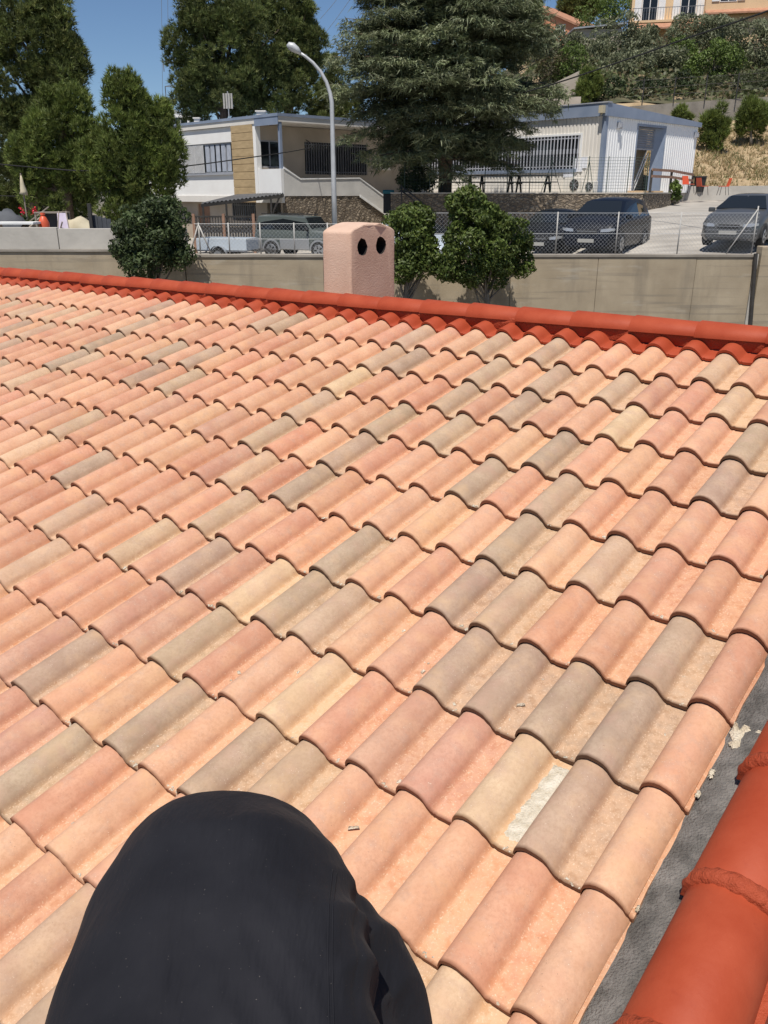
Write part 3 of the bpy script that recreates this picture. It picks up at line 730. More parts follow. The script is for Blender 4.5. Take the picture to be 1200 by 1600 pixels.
# ------------------------------------------------------------------ buildings of the centre across the car park
def s_at(o, t, px):
    """distance along the facade line (o, t) that the photograph shows at column px (at eye level)"""
    k = (px-600)/FPX*CP                      # X = k * Y near eye level
    return (k*o.y - o.x)/(t.x - k*t.y)
def z_at(o, t, px, py):
    s = s_at(o, t, px); Y = o.y + t.y*s
    return at(px, py, Y).z
RC = at(441, 300, 43.5); RC.z = 0                      # roof corner of the left wing
PCN = at(937, 300, 43.0); PCN.z = 0                    # near corner of the prefab
P0 = RC - T1*1.95                                      # wall corner behind the porch
LW = 16.0
ROOFZ = z_at(RC, T1, 441, 179)
INN = Vector((0,0,0))
# inner corner where the porch wall meets the prefab facade
den = T2.x*(-T1.y) - T2.y*(-T1.x)
dx = PCN - P0
sT2 = (dx.x*(-T1.y) - dx.y*(-T1.x))/den; INN = P0 + T2*sT2; FL = (PCN-INN).length
F3 = frame(P0 - T1*LW, T1); F4 = frame(P0, T2); F1 = frame(INN, T1); F2 = frame(PCN, T2)
o3 = P0 - T1*LW

def panes_window(parent, F, x0, x1, z0, z1, y=0.0, nb=0, bar='bar_pale', frame_m='frame_dark', fill='glass_dark', mull=3, dashes=False, bar_w=0.035):
    """window: frame, panes, and a row of security bars in front"""
    w = MB(); t = 0.07
    w.box(x0, x1, y-0.05, y+0.05, z0, z0+t, F); w.box(x0, x1, y-0.05, y+0.05, z1-t, z1, F)
    w.box(x0, x0+t, y-0.048, y+0.048, z0+t, z1-t, F); w.box(x1-t, x1, y-0.048, y+0.048, z0+t, z1-t, F)
    for i in range(1, mull):
        xm = x0 + (x1-x0)*i/mull; w.box(xm-0.03, xm+0.03, y-0.03, y+0.04, z0+t, z1-t, F)
    wo = w.build('window', frame_m, parent)
    for i in range(mull):
        xa_, xb_ = x0+(x1-x0)*i/mull+0.035, x0+(x1-x0)*(i+1)/mull-0.035
        p = MB(); p.box(xa_, xb_, y+0.005, y+0.02, z0+t, z1-t, F); p.build('pane', fill, wo)
    if nb:
        bm_ = MB(); bm_.box(-bar_w/2, bar_w/2, -0.015, 0.015, 0, z1-z0)
        if dashes:
            bm_.box(-bar_w/2-0.02, bar_w/2+0.02, -0.02, 0.02, (z1-z0)*0.45, (z1-z0)*0.60)
        me = bm_.mesh('bar', bar); off = rootloc(parent)
        for i in range(nb):
            xm = x0 + (x1-x0)*(i+0.5)/nb
            o = bpy.data.objects.new('bar', me); COL.objects.link(o); o.parent = wo
            o.matrix_local = Matrix.Translation(-off) @ F @ Matrix.Translation((xm, y-0.12, z0))
        r = MB()
        for zz in (z0+0.12, z1-0.12): r.box(x0, x1, y-0.10, y-0.075, zz-0.02, zz+0.02, F)
        r.build('bar_rail', bar, wo)
    return wo
def wall_with_holes(F, x0, x1, z0, z1, holes, th=0.2, m=None):
    """flat wall in frame F with rectangular holes [(x0,x1,z0,z1)]"""
    m = m or MB(); xs = sorted({x0, x1, *[h[0] for h in holes], *[h[1] for h in holes]})
    for a, b in zip(xs[:-1], xs[1:]):
        c = (a+b)/2; hs = sorted([(h[2], h[3]) for h in holes if h[0] <= c <= h[1]]); z = z0
        for u, v in hs:
            if u > z: m.box(a, b, 0, th, z, u, F)
            z = v
        if z < z1: m.box(a, b, 0, th, z, z1, F)
    return m

def ribbed(F, x0, x1, z0, z1, holes, pitch=0.21, m=None):
    """vertically ribbed sheet"""
    m = m or MB(); n = max(1, round((x1-x0)/pitch)); p = (x1-x0)/n
    for i in range(n):
        a = x0 + i*p; c = a + p/2; z = z0; segs = []
        for u, v in sorted([(h[2], h[3]) for h in holes if h[0] <= c <= h[1]]):
            if u > z: segs.append((z, u))
            z = v
        if z < z1: segs.append((z, z1))
        for u, v in segs:
            pr = [(a,0.03),(a+p*0.12,0.03),(a+p*0.24,0.0),(a+p*0.76,0.0),(a+p*0.88,0.03),(a+p,0.03)]
            vs = [(x,y,u) for x,y in pr] + [(x,y,v) for x,y in pr]
            m.add(vs, [(k,k+1,k+7,k+6) for k in range(5)], F)
            m.box(a, a+p, 0.06, 0.16, u, v, F)
    return m

# --- left wing: rendered building with the porch
lb = thing('centre_building', (P0.x-4, P0.y+4, -1.0), 'long low white building with tan panel, porch and grey-blue roof edge', 'building')
WZ = TZ - 0.05
wx0, wx1 = s_at(o3, T1, 262), s_at(o3, T1, 367.5); tx1 = s_at(o3, T1, 401)
wz1 = z_at(o3, T1, 367, 221.5); wz0 = z_at(o3, T1, 367, 270.5)
m = wall_with_holes(F3, 0, wx1+0.06, WZ-0.1, ROOFZ-0.32, [(wx0-3.2, wx1, wz0, wz1)], 0.25)
m.build('wall', 'white_wall', lb)
bm0 = MB(); bm0.box(0, tx1+0.2, -0.05, 0.3, WZ-0.42, WZ-0.102, F3); bm0.build('floor_beam', 'cream_panel', lb)
panes_window(lb, F3, wx0-3.2, wx1, wz0, wz1, 0.12, nb=0, frame_m='frame_pale', fill='glass_dark', mull=13)
sill = MB(); sill.box(wx0-3.2, wx1+0.05, -0.10, 0.1, wz0-0.07, wz0, F3); sill.build('sill', 'frame_pale', lb)
# outside blinds, each a slat: left half drawn as a pale screen
xs_ = s_at(o3, T1, 322)
bl = MB(); bl.box(-0.024, 0.024, -0.012, 0.012, 0, wz1-wz0-0.12); bme = bl.mesh('screen_slat', 'shutter_white')
xx = wx0 - 0.6; i = 0
while xx < xs_:
    o = bpy.data.objects.new('screen_slat', bme); COL.objects.link(o); o.parent = lb
    o.matrix_local = Matrix.Translation(-rootloc(lb)) @ F3 @ Matrix.Translation((xx, 0.02, wz0+0.05+0.02*random.Random(i).random())) ; xx += 0.115; i += 1
cu = MB()
x_ = xs_+0.12; k = 0
while x_ < wx1-0.3:                                    # grey-blue curtains behind the right half
    cu.box(x_, x_+0.36, 0.06, 0.085, wz0+0.1, wz1-0.08, F3); x_ += 0.52; k += 1
cu.build('curtain', 'blind', lb)
# tan clad bay: boards laid one over the other
nb = 10; bz0, bz1 = WZ-0.42, ROOFZ-0.30
for i in range(nb):
    z = bz0 + (bz1-bz0)*i/nb
    b = MB(); b.box(wx1+0.06, tx1, -0.10, 0.02, z+0.012, z+(bz1-bz0)/nb-0.006, F3); b.build('cladding_board', 'tan_board', lb, bevel=0.01)
b = MB(); b.box(wx1+0.065, tx1-0.005, -0.06, 0.2, bz0, bz1, F3); b.build('cladding_back', 'brick_brown', lb)
b = MB(); b.box(tx1, LW+0.02, -0.06, 0.22, WZ-0.42, ROOFZ-0.31, F3); b.build('corner_pier', 'white_wall', lb)
# porch walls, ceiling, parapets
h1 = (s_at(P0,T2,410), s_at(P0,T2,441), z_at(P0,T2,425,262), z_at(P0,T2,425,219))
h2 = (s_at(P0,T2,478), s_at(P0,T2,574), z_at(P0,T2,526,273), z_at(P0,T2,526,224))
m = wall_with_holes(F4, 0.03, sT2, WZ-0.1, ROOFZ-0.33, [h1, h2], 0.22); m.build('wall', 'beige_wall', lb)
panes_window(lb, F4, h1[0], h1[1], h1[2], h1[3], 0.1, nb=0, frame_m='frame_pale', mull=2)
panes_window(lb, F4, h2[0], h2[1], h2[2], h2[3], 0.1, nb=26, bar='bar_grey', frame_m='frame_dark', mull=5, bar_w=0.03)
RD = 15.0
rs = MB(); FR = frame(RC - T1*(LW+1.95), T1)
rs.box(0, LW+1.95, -0.10, 11.5, ROOFZ-0.30, ROOFZ-0.06, FR)
roofo = rs.build('roof', 'cream_panel', lb)
rs = MB(); rs.box(-0.04, LW+1.99, -0.14, 11.54, ROOFZ-0.06, ROOFZ+0.07, FR); rs.build('roof_edge', 'blue_fascia', roofo)
rs = MB(); rs.box(LW+0.02, LW+1.96, -0.115, -0.08, ROOFZ-0.42, ROOFZ-0.065, FR); rs.build('fascia_board', 'blue_fascia', roofo)
pl = MB(); pl.box(LW+1.95-0.16, LW+1.95-0.02, 0.0, 0.14, WZ, ROOFZ-0.3, FR); pl.build('porch_post', 'blue_fascia', lb)
# parapet at the porch end (white) and along the balcony (grey), then down the steps
F5 = frame(RC, T2)
pz = z_at(RC, T1, 425, 264); pm_ = MB(); pm_.box(LW+0.03, LW+1.95, -0.03, 0.13, WZ-0.42, pz, FR); pm_.build('end_parapet', 'white_wall', lb)
sA, sB, sC = s_at(RC,T2,470), s_at(RC,T2,562), s_at(RC,T2,619)
zA, zB, zC = z_at(RC,T2,500,281), z_at(RC,T2,560,279), z_at(RC,T2,619,322)
zl = z_at(RC,T2,560,305)
par = MB()
def strip(m, pts_top, pts_bot, y0, y1, F):
    n = len(pts_top)
    for i in range(n-1):
        (xa_, za_), (xb_, zb_) = pts_top[i], pts_top[i+1]; (xc_, zc_), (xd_, zd_) = pts_bot[i], pts_bot[i+1]
        m.add([(xc_,y0,zc_),(xd_,y0,zd_),(xb_,y0,zb_),(xa_,y0,za_),(xc_,y1,zc_),(xd_,y1,zd_),(xb_,y1,zb_),(xa_,y1,za_)],
              [(0,1,2,3),(7,6,5,4),(3,2,6,7),(1,0,4,5),(0,3,7,4),(2,1,5,6)], F)
strip(par, [(0.14,pz),(sA,zA),(sB,zB),(sC,zC)], [(0.14,zl-0.03),(sA,zl-0.03),(sB,zl-0.03),(sC,zC-0.75)], 0.0, 0.16, F5)
par.build('balcony_parapet', 'grey_render', lb)
cap = MB(); strip(cap, [(0.14,pz+0.09),(sA,zA+0.06),(sB,zB+0.05),(sC,zC+0.09)], [(0.14,pz),(sA,zA),(sB,zB),(sC,zC)], -0.03, 0.19, F5); cap.build('coping', 'white_cap', lb)
cap = MB(); strip(cap, [(sB,zl+0.02),(sC-0.2,zC-0.66)], [(sB,zl-0.10),(sC-0.2,zC-0.78)], -0.05, 0.0, F5); cap.build('stringer', 'white_cap', lb)
bs_ = MB(); bs_.box(0, sB, 0.16, 1.95, TZ-0.25, TZ, F5); bs_.build('balcony_floor', 'terrace', lb)
sw = MB(); n = int(sC/0.18); P = []; q = random.Random(2)
for i in range(n+1):
    x_ = 0.1 + (sC-0.1)*i/n; zt_ = zl-0.03 if x_ < sB else zl-0.03+(zC-0.75-zl)*(x_-sB)/(sC-sB)
    P.append([F5 @ Vector((x_, 0.03+q.uniform(-0.03,0.02), -1.2+(zt_+1.2)*k/9)) for k in range(10)])
sw.grid(P); sw.build('stone_base', 'rubble_stone', lb)
# steps behind the sloping parapet
for i in range(9):
    t = i/9; x_ = sB + (sC-sB)*t; z_ = TZ - (TZ-0.35)*t
    b = MB(); b.box(x_, x_+(sC-sB)/9, 0.17, 1.5, -0.6, z_-0.02, F5); b.build('step', 'terrace', lb)
# lower storey, set back
lw = wall_with_holes(F3, 0, LW, -1.2, WZ-0.42, [(s_at(o3,T1,296), s_at(o3,T1,315), -1.0, 1.15), (s_at(o3,T1,350), s_at(o3,T1,387), 0.35, 1.25)], 0.2)
for i, v in enumerate(lw.v): lw.v[i] = v + Vector((-T1.y, T1.x, 0))*0.45
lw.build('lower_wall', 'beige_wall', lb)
FL3 = F3 @ Matrix.Translation((0, 0.45, 0))
d_ = MB(); d_.box(s_at(o3,T1,296), s_at(o3,T1,315), 0.1, 0.14, -1.0, 1.15, FL3); d_.build('door', 'brick_brown', lb)
panes_window(lb, FL3, s_at(o3,T1,350), s_at(o3,T1,387), 0.35, 1.25, 0.1, nb=11, bar='bar_grey', frame_m='frame_dark', mull=2)
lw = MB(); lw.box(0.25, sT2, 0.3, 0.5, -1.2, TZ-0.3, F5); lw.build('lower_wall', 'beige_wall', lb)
# things on its roof
for px, w, h in ((308,0.28,0.24),(408,0.42,0.20)):
    c = at(px, 190 if px < 350 else 178, 45.5 if px > 350 else 50)
    b = MB(); b.box(-w/2, w/2, -w/2, w/2, ROOFZ+0.06-c.z, ROOFZ+0.07+h-c.z, Matrix.Translation(c)); b.box(-w/2-.05, w/2+.05, -w/2-.05, w/2+.05, ROOFZ+0.07+h-c.z, ROOFZ+0.13+h-c.z, Matrix.Translation(c)); b.build('roof_vent', 'cream_panel', roofo)
# aerial panel on a mast
c = at(358, 186, 47); an = thing('antenna', (c.x, c.y, ROOFZ+0.07), 'pale panel antenna on a mast above the white building roof', 'antenna')
b = MB(); b.tube([(c.x,c.y,ROOFZ+0.05),(c.x,c.y,ROOFZ+1.35)], 0.03, 6); b.build('mast', 'galvanised', an)
for k in range(4):
    b = MB(); b.box(c.x-0.24+0.13*k, c.x-0.15+0.13*k, c.y-0.08, c.y-0.03, ROOFZ+0.55, ROOFZ+1.25); b.build('panel', 'post_white', an)

# --- prefab shed with ribbed cladding
pb_ = thing('prefab_building', (PCN.x, PCN.y+3, TZ), 'cream ribbed-metal prefab with blue trim and roller door', 'building')
ZU = z_at(PCN, T1, 937, 181); ZR = z_at(PCN, T1, 937, 160.5)
EL = s_at(PCN, T2, 1079)
fx = lambda px: s_at(INN, T1, px)
hA = (fx(643), fx(664), z_at(INN,T1,655,258), z_at(INN,T1,655,226)); hB = (fx(669), fx(901), z_at(INN,T1,901,263.5), z_at(INN,T1,901,211))
m = ribbed(F1, 0.05, FL-0.16, TZ, ZU, [hA, hB]); m.build('front_wall', 'cream_panel', pb_)
panes_window(pb_, F1, *hA, y=0.10, nb=5, bar='bar_pale', mull=1)
panes_window(pb_, F1, *hB, y=0.10, nb=50, bar='bar_pale', mull=9, dashes=True, bar_w=0.05)
for h in (hA, hB):
    t = MB(); t.box(h[0]-0.09, h[1]+0.09, -0.04, 0.05, h[3], h[3]+0.09, F1); t.box(h[0]-0.09, h[0], -0.04, 0.05, h[2], h[3], F1); t.box(h[1], h[1]+0.09, -0.04, 0.05, h[2], h[3], F1); t.build('window_surround', 'white_panel', pb_)
    t = MB(); t.box(h[0]-0.05, h[1]-0.1, -0.07, 0.04, h[2]-0.16, h[2], F1); t.build('sill', 'blue_fascia', pb_)
ex = lambda px: s_at(PCN, T2, px)
d0, d1 = ex(986.5), ex(1029); dz1 = z_at(PCN,T2,1000,198)
ribbed(F2, 0.16, EL, TZ, ZU, [(d0, d1, TZ, dz1)]).build('end_wall', 'white_panel', pb_)
b = MB(); b.box(FL-0.17, FL+0.02, -0.03, 0.12, TZ, ZU, F1); b.box(-0.02, 0.17, -0.03, 0.12, TZ, ZU, F2); b.build('corner_post', 'blue_fascia', pb_)
# tapering fascia round the roof edge
zf2 = z_at(PCN, T2, 1079, 199); zr2 = z_at(PCN, T2, 1079, 192)
b = MB(); b.box(-0.6, FL+0.12, -0.12, 0.0, ZU, ZR, F1)
b.add([(0,-0.12,ZU),(EL+0.1,-0.12,min(ZU,zf2)),(EL+0.1,-0.12,zr2),(0,-0.12,ZR),(0,0.0,ZU),(EL+0.1,0,min(ZU,zf2)),(EL+0.1,0,zr2),(0,0,ZR)], [(0,1,2,3),(7,6,5,4),(3,2,6,7),(1,0,4,5),(2,1,5,6)], F2)
b.build('fascia', 'blue_fascia', pb_)
b = MB()
c0 = F1 @ Vector((-0.6,0,0)); c1 = Vector(PCN); c2 = F2 @ Vector((EL,0,0)); c3 = c2 + (c0-c1)
b.add([c0+Vector((0,0,ZR-0.03)), c1+Vector((0,0,ZR-0.03)), c2+Vector((0,0,zr2-0.03)), c3+Vector((0,0,zr2-0.03))], [(0,1,2,3)]); b.build('roof', 'zinc', pb_)
b = MB(); b.box(-0.65, FL+0.16, -0.16, 0.2, ZR, ZR+0.05, F1); b.build('roof_trim', 'frame_pale', pb_)
# roller door: half raised, slats, open room behind
dzs = z_at(PCN,T2,1000,231); ns = 9
for i in range(ns):
    z = dzs + (dz1-dzs)*i/ns
    b = MB(); b.box(d0+0.06, d1-0.5, 0.30, 0.34, z+0.006, z+(dz1-dzs)/ns-0.006, F2); b.build('door_slat', 'shutter', pb_, bevel=0.008)
b = MB(); b.box(d0+0.06, d1-0.5, 0.28, 0.36, dzs-0.08, dzs-0.002, F2); b.build('door_rail', 'frame_pale', pb_)
b = MB(); b.box(d0-0.06, d0+0.04, -0.02, 0.3, TZ, dz1, F2); b.box(d0-0.06, d1+0.06, -0.025, 0.3, dz1, dz1+0.1, F2); b.build('door_frame', 'blue_fascia', pb_)
b = MB(); b.add([(d1,-0.02,TZ),(d1,-0.02,dz1),(d1-0.5,0.4,dz1),(d1-0.5,0.4,TZ),(d1+0.06,-0.02,TZ),(d1+0.06,-0.02,dz1)], [(0,3,2,1),(0,1,5,4)], F2); b.build('door_jamb', 'blue_fascia', pb_)
b = MB(); b.box(d0-0.5, d1+0.5, 1.3, 1.4, TZ, dz1, F2); b.build('inner_wall', 'room_wall', pb_)
b = MB(); b.box(d0-0.5, d0-0.4, 0.4, 1.3, TZ, dz1, F2); b.box(d0-0.5, d1+0.5, 0.4, 1.3, dz1+0.02, dz1+0.1, F2); b.build('inner_wall', 'room_wall', pb_)
b = MB(); b.add([(d0+0.3,0.35,TZ),(d1-0.45,0.55,TZ),(d1-0.45,0.55,TZ+2.1),(d0+1.2,0.35,TZ+0.1)], [(0,1,2,3)], F2)
b = MB(); b.bar(F2 @ Vector((d0+0.75,0.5,TZ+0.05)), F2 @ Vector((d1-0.6,0.5,TZ+2.3)), 0.05); b.bar(F2 @ Vector((d0+0.95,0.52,TZ+0.02)), F2 @ Vector((d1-0.55,0.52,TZ+1.9)), 0.05); b.build('door_strut', 'white_panel', pb_)
b = MB(); b.box(d0-0.4, d0+1.5, -0.9, -0.02, TZ-0.1, TZ+0.09, F2); b.build('doorstep', 'house_yellow', pb_)
# wall lamps on the end wall, floodlight at the corner, notices
for px, py in ((957,196),(1075,211)):
    b = MB(); x_ = ex(px); z_ = z_at(PCN,T2,px,py); b.box(x_-0.12, x_+0.12, -0.13, 0.0, z_-0.14, z_+0.14, F2); b.box(x_-0.06, x_+0.06, -0.20, -0.13, z_-0.10, z_+0.06, F2)
    b.build('wall_lamp', 'frame_pale', pb_)
b = MB(); z_ = z_at(PCN,T1,935,171); b.box(FL-0.22, FL+0.02, -0.35, -0.14, z_-0.16, z_+0.16, F1); b.bar(F1 @ Vector((FL-0.1,-0.12,z_-0.05)), F1 @ Vector((FL-0.1,-0.3,z_-0.25)), 0.05); b.build('floodlight', 'cream_cloth', pb_)
for px, py, w, h in ((901,258,0.45,0.6),(909,254,0.35,0.5),(886,271,0.55,0.35)):
    b = MB(); x_ = fx(px); z_ = z_at(INN,T1,px,py); b.box(x_-w/2, x_+w/2, -0.03-0.005*(px%3), -0.012, z_-h/2, z_+h/2, F1); b.build('notice', 'paper', pb_)
# air-conditioning units
def ac_unit(F, x_, z_, y, label, s=1.0):
    c = F @ Vector((x_, y, z_)); t = thing('air_conditioner', c, label, 'air conditioner', 'outdoor air conditioning units')
    b = MB(); b.box(x_-0.45*s, x_+0.45*s, y-0.35, y, z_, z_+0.65*s, F); b.build('casing', 'cream_panel', t, bevel=0.02)
    b = MB(); b.tube([F @ Vector((x_+0.12*s, y-0.352, z_+0.33*s)), F @ Vector((x_+0.12*s, y-0.375, z_+0.33*s))], 0.25*s, 18); f = b.build('fan_grille', 'dark_metal', t)
    for k in range(4):
        b = MB(); a = k*math.pi/4; d = Vector((math.cos(a), 0, math.sin(a)))*0.24*s; pc = Vector((x_+0.12*s, y-0.38, z_+0.33*s)); b.bar(F @ (pc-d), F @ (pc+d), 0.02); b.build('grille_bar', 'frame_pale', f)
ac_unit(F4, s_at(P0,T2,595), z_at(P0,T2,595,266), -0.02, 'white air conditioner unit on the shaded porch wall')
ac_unit(F1, fx(902), TZ, -0.15, 'beige air conditioner unit standing by the foot of the ribbed facade', 1.05)
ac_unit(F1, fx(925), TZ, -0.10, 'small pale unit at the foot of the corner of the ribbed facade', 0.8)

# ------------------------------------------------------------------ trees and shrubs
def unit(v): return v/np.maximum(1e-9, np.linalg.norm(v, axis=1, keepdims=True))
def leaf_cards(rng, P, Nn, L, W_):
    n = len(P); t = unit(np.cross(Nn, rng.normal(size=(n,3)))); b = unit(np.cross(Nn, t))
    l = (L*rng.uniform(0.7, 1.3, n))[:,None]; w = (W_*rng.uniform(0.7, 1.3, n))[:,None]
    fold = Nn*(w*0.25)
    V = np.stack([P - t*l*0.5, P + b*w*0.5 + fold, P + t*l*0.5, P - b*w*0.5 + fold], 1).reshape(-1,3)
    return V, np.arange(4*n).reshape(n,4)
def tufts(rng, P, A, L, W_, k, spread=0.75):
    n = len(P)*k; Pp = np.repeat(P, k, 0); Aa = np.repeat(A, k, 0)
    d = unit(Aa + rng.normal(size=(n,3))*spread); s = unit(np.cross(d, rng.normal(size=(n,3))))
    l = (L*rng.uniform(0.6, 1.25, n))[:,None]; w = (W_*rng.uniform(0.7, 1.3, n))[:,None]
    V = np.stack([Pp - s*w, Pp + s*w, Pp + d*l], 1).reshape(-1,3)
    return V, np.arange(3*n).reshape(n,3)
def shade_tints(rng, n, cols, per, var=0.18):
    c = np.array(cols)[rng.integers(0, len(cols), n)]*rng.uniform(1-var, 1+var, (n,1))
    return np.repeat(c, per, 0)
def clump_centres(rng, blobs, n, rc):
    """clump centres near the surface of a set of ellipsoid blobs (centre, radii)"""
    w = np.array([b[1][0]*b[1][2] for b in blobs]); idx = rng.choice(len(blobs), n, p=w/w.sum())
    C = np.array([b[0] for b in blobs])[idx]; Rr = np.array([b[1] for b in blobs])[idx]
    d = unit(rng.normal(size=(n,3))); r = rng.uniform(0.45, 1.0, n)[:,None]**0.6
    return C + d*Rr*r, unit(d/Rr), rc*rng.uniform(0.6, 1.35, n)
def in_clumps(rng, C, D, R_, n, flat=0.8):
    idx = rng.choice(len(C), n, p=R_**2/np.sum(R_**2)); d = unit(rng.normal(size=(n,3)) + D[idx]*0.55 + np.array([0,0,0.25]))
    r = (R_[idx]*rng.uniform(0.35, 1.0, n)**0.5)[:,None]; off = d*r; off[:,2] *= flat
    return C[idx] + off, d, idx
def limbs(m, base, top, C, r0, rng, n=14):
    base, top = Vector(base), Vector(top)
    mid = [base.lerp(top, t) + Vector((rng.uniform(-.12,.12), rng.uniform(-.12,.12), 0))*min(1,(top-base).length/6)*(1 if 0 < t < 1 else 0) for t in (0,.25,.5,.75,1)]
    m.tube(mid, [r0*1.25, r0, r0*0.8, r0*0.55, r0*0.25], 8)
    for i in rng.choice(len(C), min(n, len(C)), replace=False):
        e = Vector(C[i]); hgt = (e.z-base.z)/max(0.1, top.z-base.z); t = min(0.92, max(0.18, hgt*0.72)); a = base.lerp(top, t)
        k = a.lerp(e, 0.5) + Vector((0,0,-0.05*(e-a).length))
        m.tube([a, k, e], [r0*0.42*(1-t*0.5), r0*0.24, r0*0.07], 5, cap=False)
def tree(name, label, base, top, blobs, kind, n, rc, nclump, cols, L, W_, seed, r0=0.15, group=None, cat='tree', bark='bark', nl=14, k=9):
    rng = np.random.default_rng(seed); base = Vector(base)
    t = thing(name, base, label, cat, group)
    C, D, R_ = clump_centres(rng, blobs, nclump, rc); off = np.array(base)
    Pp, d, idx = in_clumps(rng, C, D, R_, n, 1.25 if cols is PINE_L else (0.85 if kind == 'needle' else 0.8))
    ctint = rng.uniform(0.70, 1.30, nclump)
    if kind == 'needle':
        A = unit(d*0.6 + np.array([0,0,1.0 if cols is PINE_L else 0.6]) + rng.normal(size=(n,3))*0.35); V, F = tufts(rng, Pp, A, L, W_, k, 0.45); per = 3*k; mat = 'needle'
    else:
        nn = unit(d + rng.normal(size=(n,3))*0.8); V, F = leaf_cards(rng, Pp, nn, L, W_); per = 4; mat = 'leaf'
    c = np.array(cols)[rng.integers(0, len(cols), n)]*rng.uniform(0.82, 1.18, (n,1))*ctint[idx][:,None]
    me = np_mesh('crown', V-off, F, mat, np.repeat(c, per, 0))
    link('crown', me, t)
    m = MB(); limbs(m, base, top, C, r0, rng, nl); m.build('trunk', bark, t, smooth=True)
    return t
def blob(px, py, Y, rx, ry, dy=0.8):
    """ellipsoid seen at px,py with pixel radii rx, ry"""
    p = at(px, py, Y); z = Y*CP - (p.z-CAMZ)*SP; s = z/FPX
    return (np.array(p), np.array([rx*s, rx*s*dy, ry*s]))
PINE = [(0.106,0.133,0.036),(0.128,0.158,0.045),(0.088,0.108,0.034),(0.161,0.176,0.054)]
PINE_L = [(0.131,0.172,0.037),(0.156,0.203,0.046),(0.106,0.138,0.034),(0.188,0.221,0.057)]
LAUREL = [(0.060,0.088,0.032),(0.077,0.107,0.040),(0.099,0.128,0.052),(0.048,0.070,0.027)]
LAUREL2 = [(0.085,0.122,0.025),(0.113,0.160,0.035),(0.065,0.096,0.022),(0.148,0.184,0.046)]
OLIVE = [(0.151,0.169,0.094),(0.199,0.212,0.124),(0.115,0.133,0.071),(0.248,0.253,0.153)]
GREEN = [(0.118,0.170,0.036),(0.156,0.218,0.052),(0.090,0.130,0.030)]
CEDAR = [(0.157,0.185,0.093),(0.190,0.216,0.114),(0.128,0.155,0.081),(0.228,0.245,0.143)]

# street trees standing in front of the retaining wall
def street_tree(label, px, py, rx, ry, Y, trunk_px, cols, seed, extra=(), n=15000):
    b = [blob(px, py, Y, rx, ry)] + [blob(*e) for e in extra]
    base = at(trunk_px, 470, Y); base.z = -4.0; top = at(px, py-ry*0.4, Y)
    return tree('street_tree', label, base, top, b, 'leaf', n, 0.30, 110, cols, 0.11, 0.055, seed, 0.10, 'clipped street trees below the car park wall', bark='bark_grey', nl=22)
street_tree('rounded dark green tree with dense crown left of the chimney', 229, 362, 46, 42, 23.2, 238, LAUREL, 21, [(215,385,23.2,38,30),(250,345,23.4,32,28),(228,405,23.0,40,20),(265,385,23.2,26,30)])
street_tree('narrow green tree peeking out right behind the pink chimney', 640, 372, 30, 46, 23.2, 624, LAUREL2, 22, [(655,400,23.2,24,30),(630,415,23.2,22,22),(640,345,23.3,26,22)], 12000)
street_tree('broad heart-shaped green tree in front of the black cars', 758, 375, 56, 55, 23.0, 766, LAUREL2, 23, [(738,340,23.0,34,36),(735,320,23.0,16,20),(800,360,23.0,30,30),(725,405,23.0,34,34),(795,410,23.0,38,28),(752,428,23.0,32,14)], 20000)

# pines on the left
def pine(label, px, py, Y, extra, seed, base_px, base_y=None, cols=PINE, n=5200, rc=0.62, nclump=150, L=0.34, W_=0.020, group='tall pines', rx=60, ry=60, gz=0.5, r0=0.2, k=9):
    rc *= 0.66; nclump = int(nclump*1.5); L *= 0.72; W_ *= 0.80; n = int(n*1.4); k = 10
    b = [blob(px, py, Y, rx, ry)] + [blob(e[0], e[1], Y + (e[4] if len(e) > 4 else 0), e[2], e[3]) for e in extra]
    base = at(base_px, 300, Y); base.z = gz; top = at(px, py-ry*0.7, Y)
    return tree('pine_tree', label, base, top, b, 'needle', n, rc, nclump, cols, L, W_, seed, r0, group, nl=24, k=k)
pine('tallest dark pine filling the top left corner', 55, 70, 40, [(20,150,60,60),(90,110,42,45),(30,20,60,50),(110,100,24,30),(70,30,30,40),(15,230,50,50),(60,200,40,50)], 31, 45, n=11000, nclump=210, rc=0.75)
pine('light green young pine in front of the tall dark pine on the left', 95, 215, 33, [(70,250,44,50),(120,240,40,60),(105,160,30,36),(90,300,50,34)], 32, 100, cols=PINE_L, n=6500, rx=48, ry=60, nclump=120, rc=0.52, L=0.28)
pine('light green pointed young pine overlapping the white building on its right', 205, 215, 32, [(195,160,30,34),(240,215,34,45),(175,260,40,50),(230,285,44,34),(260,250,26,30),(185,310,40,26)], 33, 190, cols=PINE_L, n=8500, rx=50, ry=60, nclump=140, rc=0.5, L=0.28)
pine('low dark pine in shade beneath the tall pine at the left edge', 20, 290, 44, [(60,300,40,40),(0,320,40,40),(110,310,40,30)], 34, 30, n=4500, rx=45, ry=40, nclump=90)
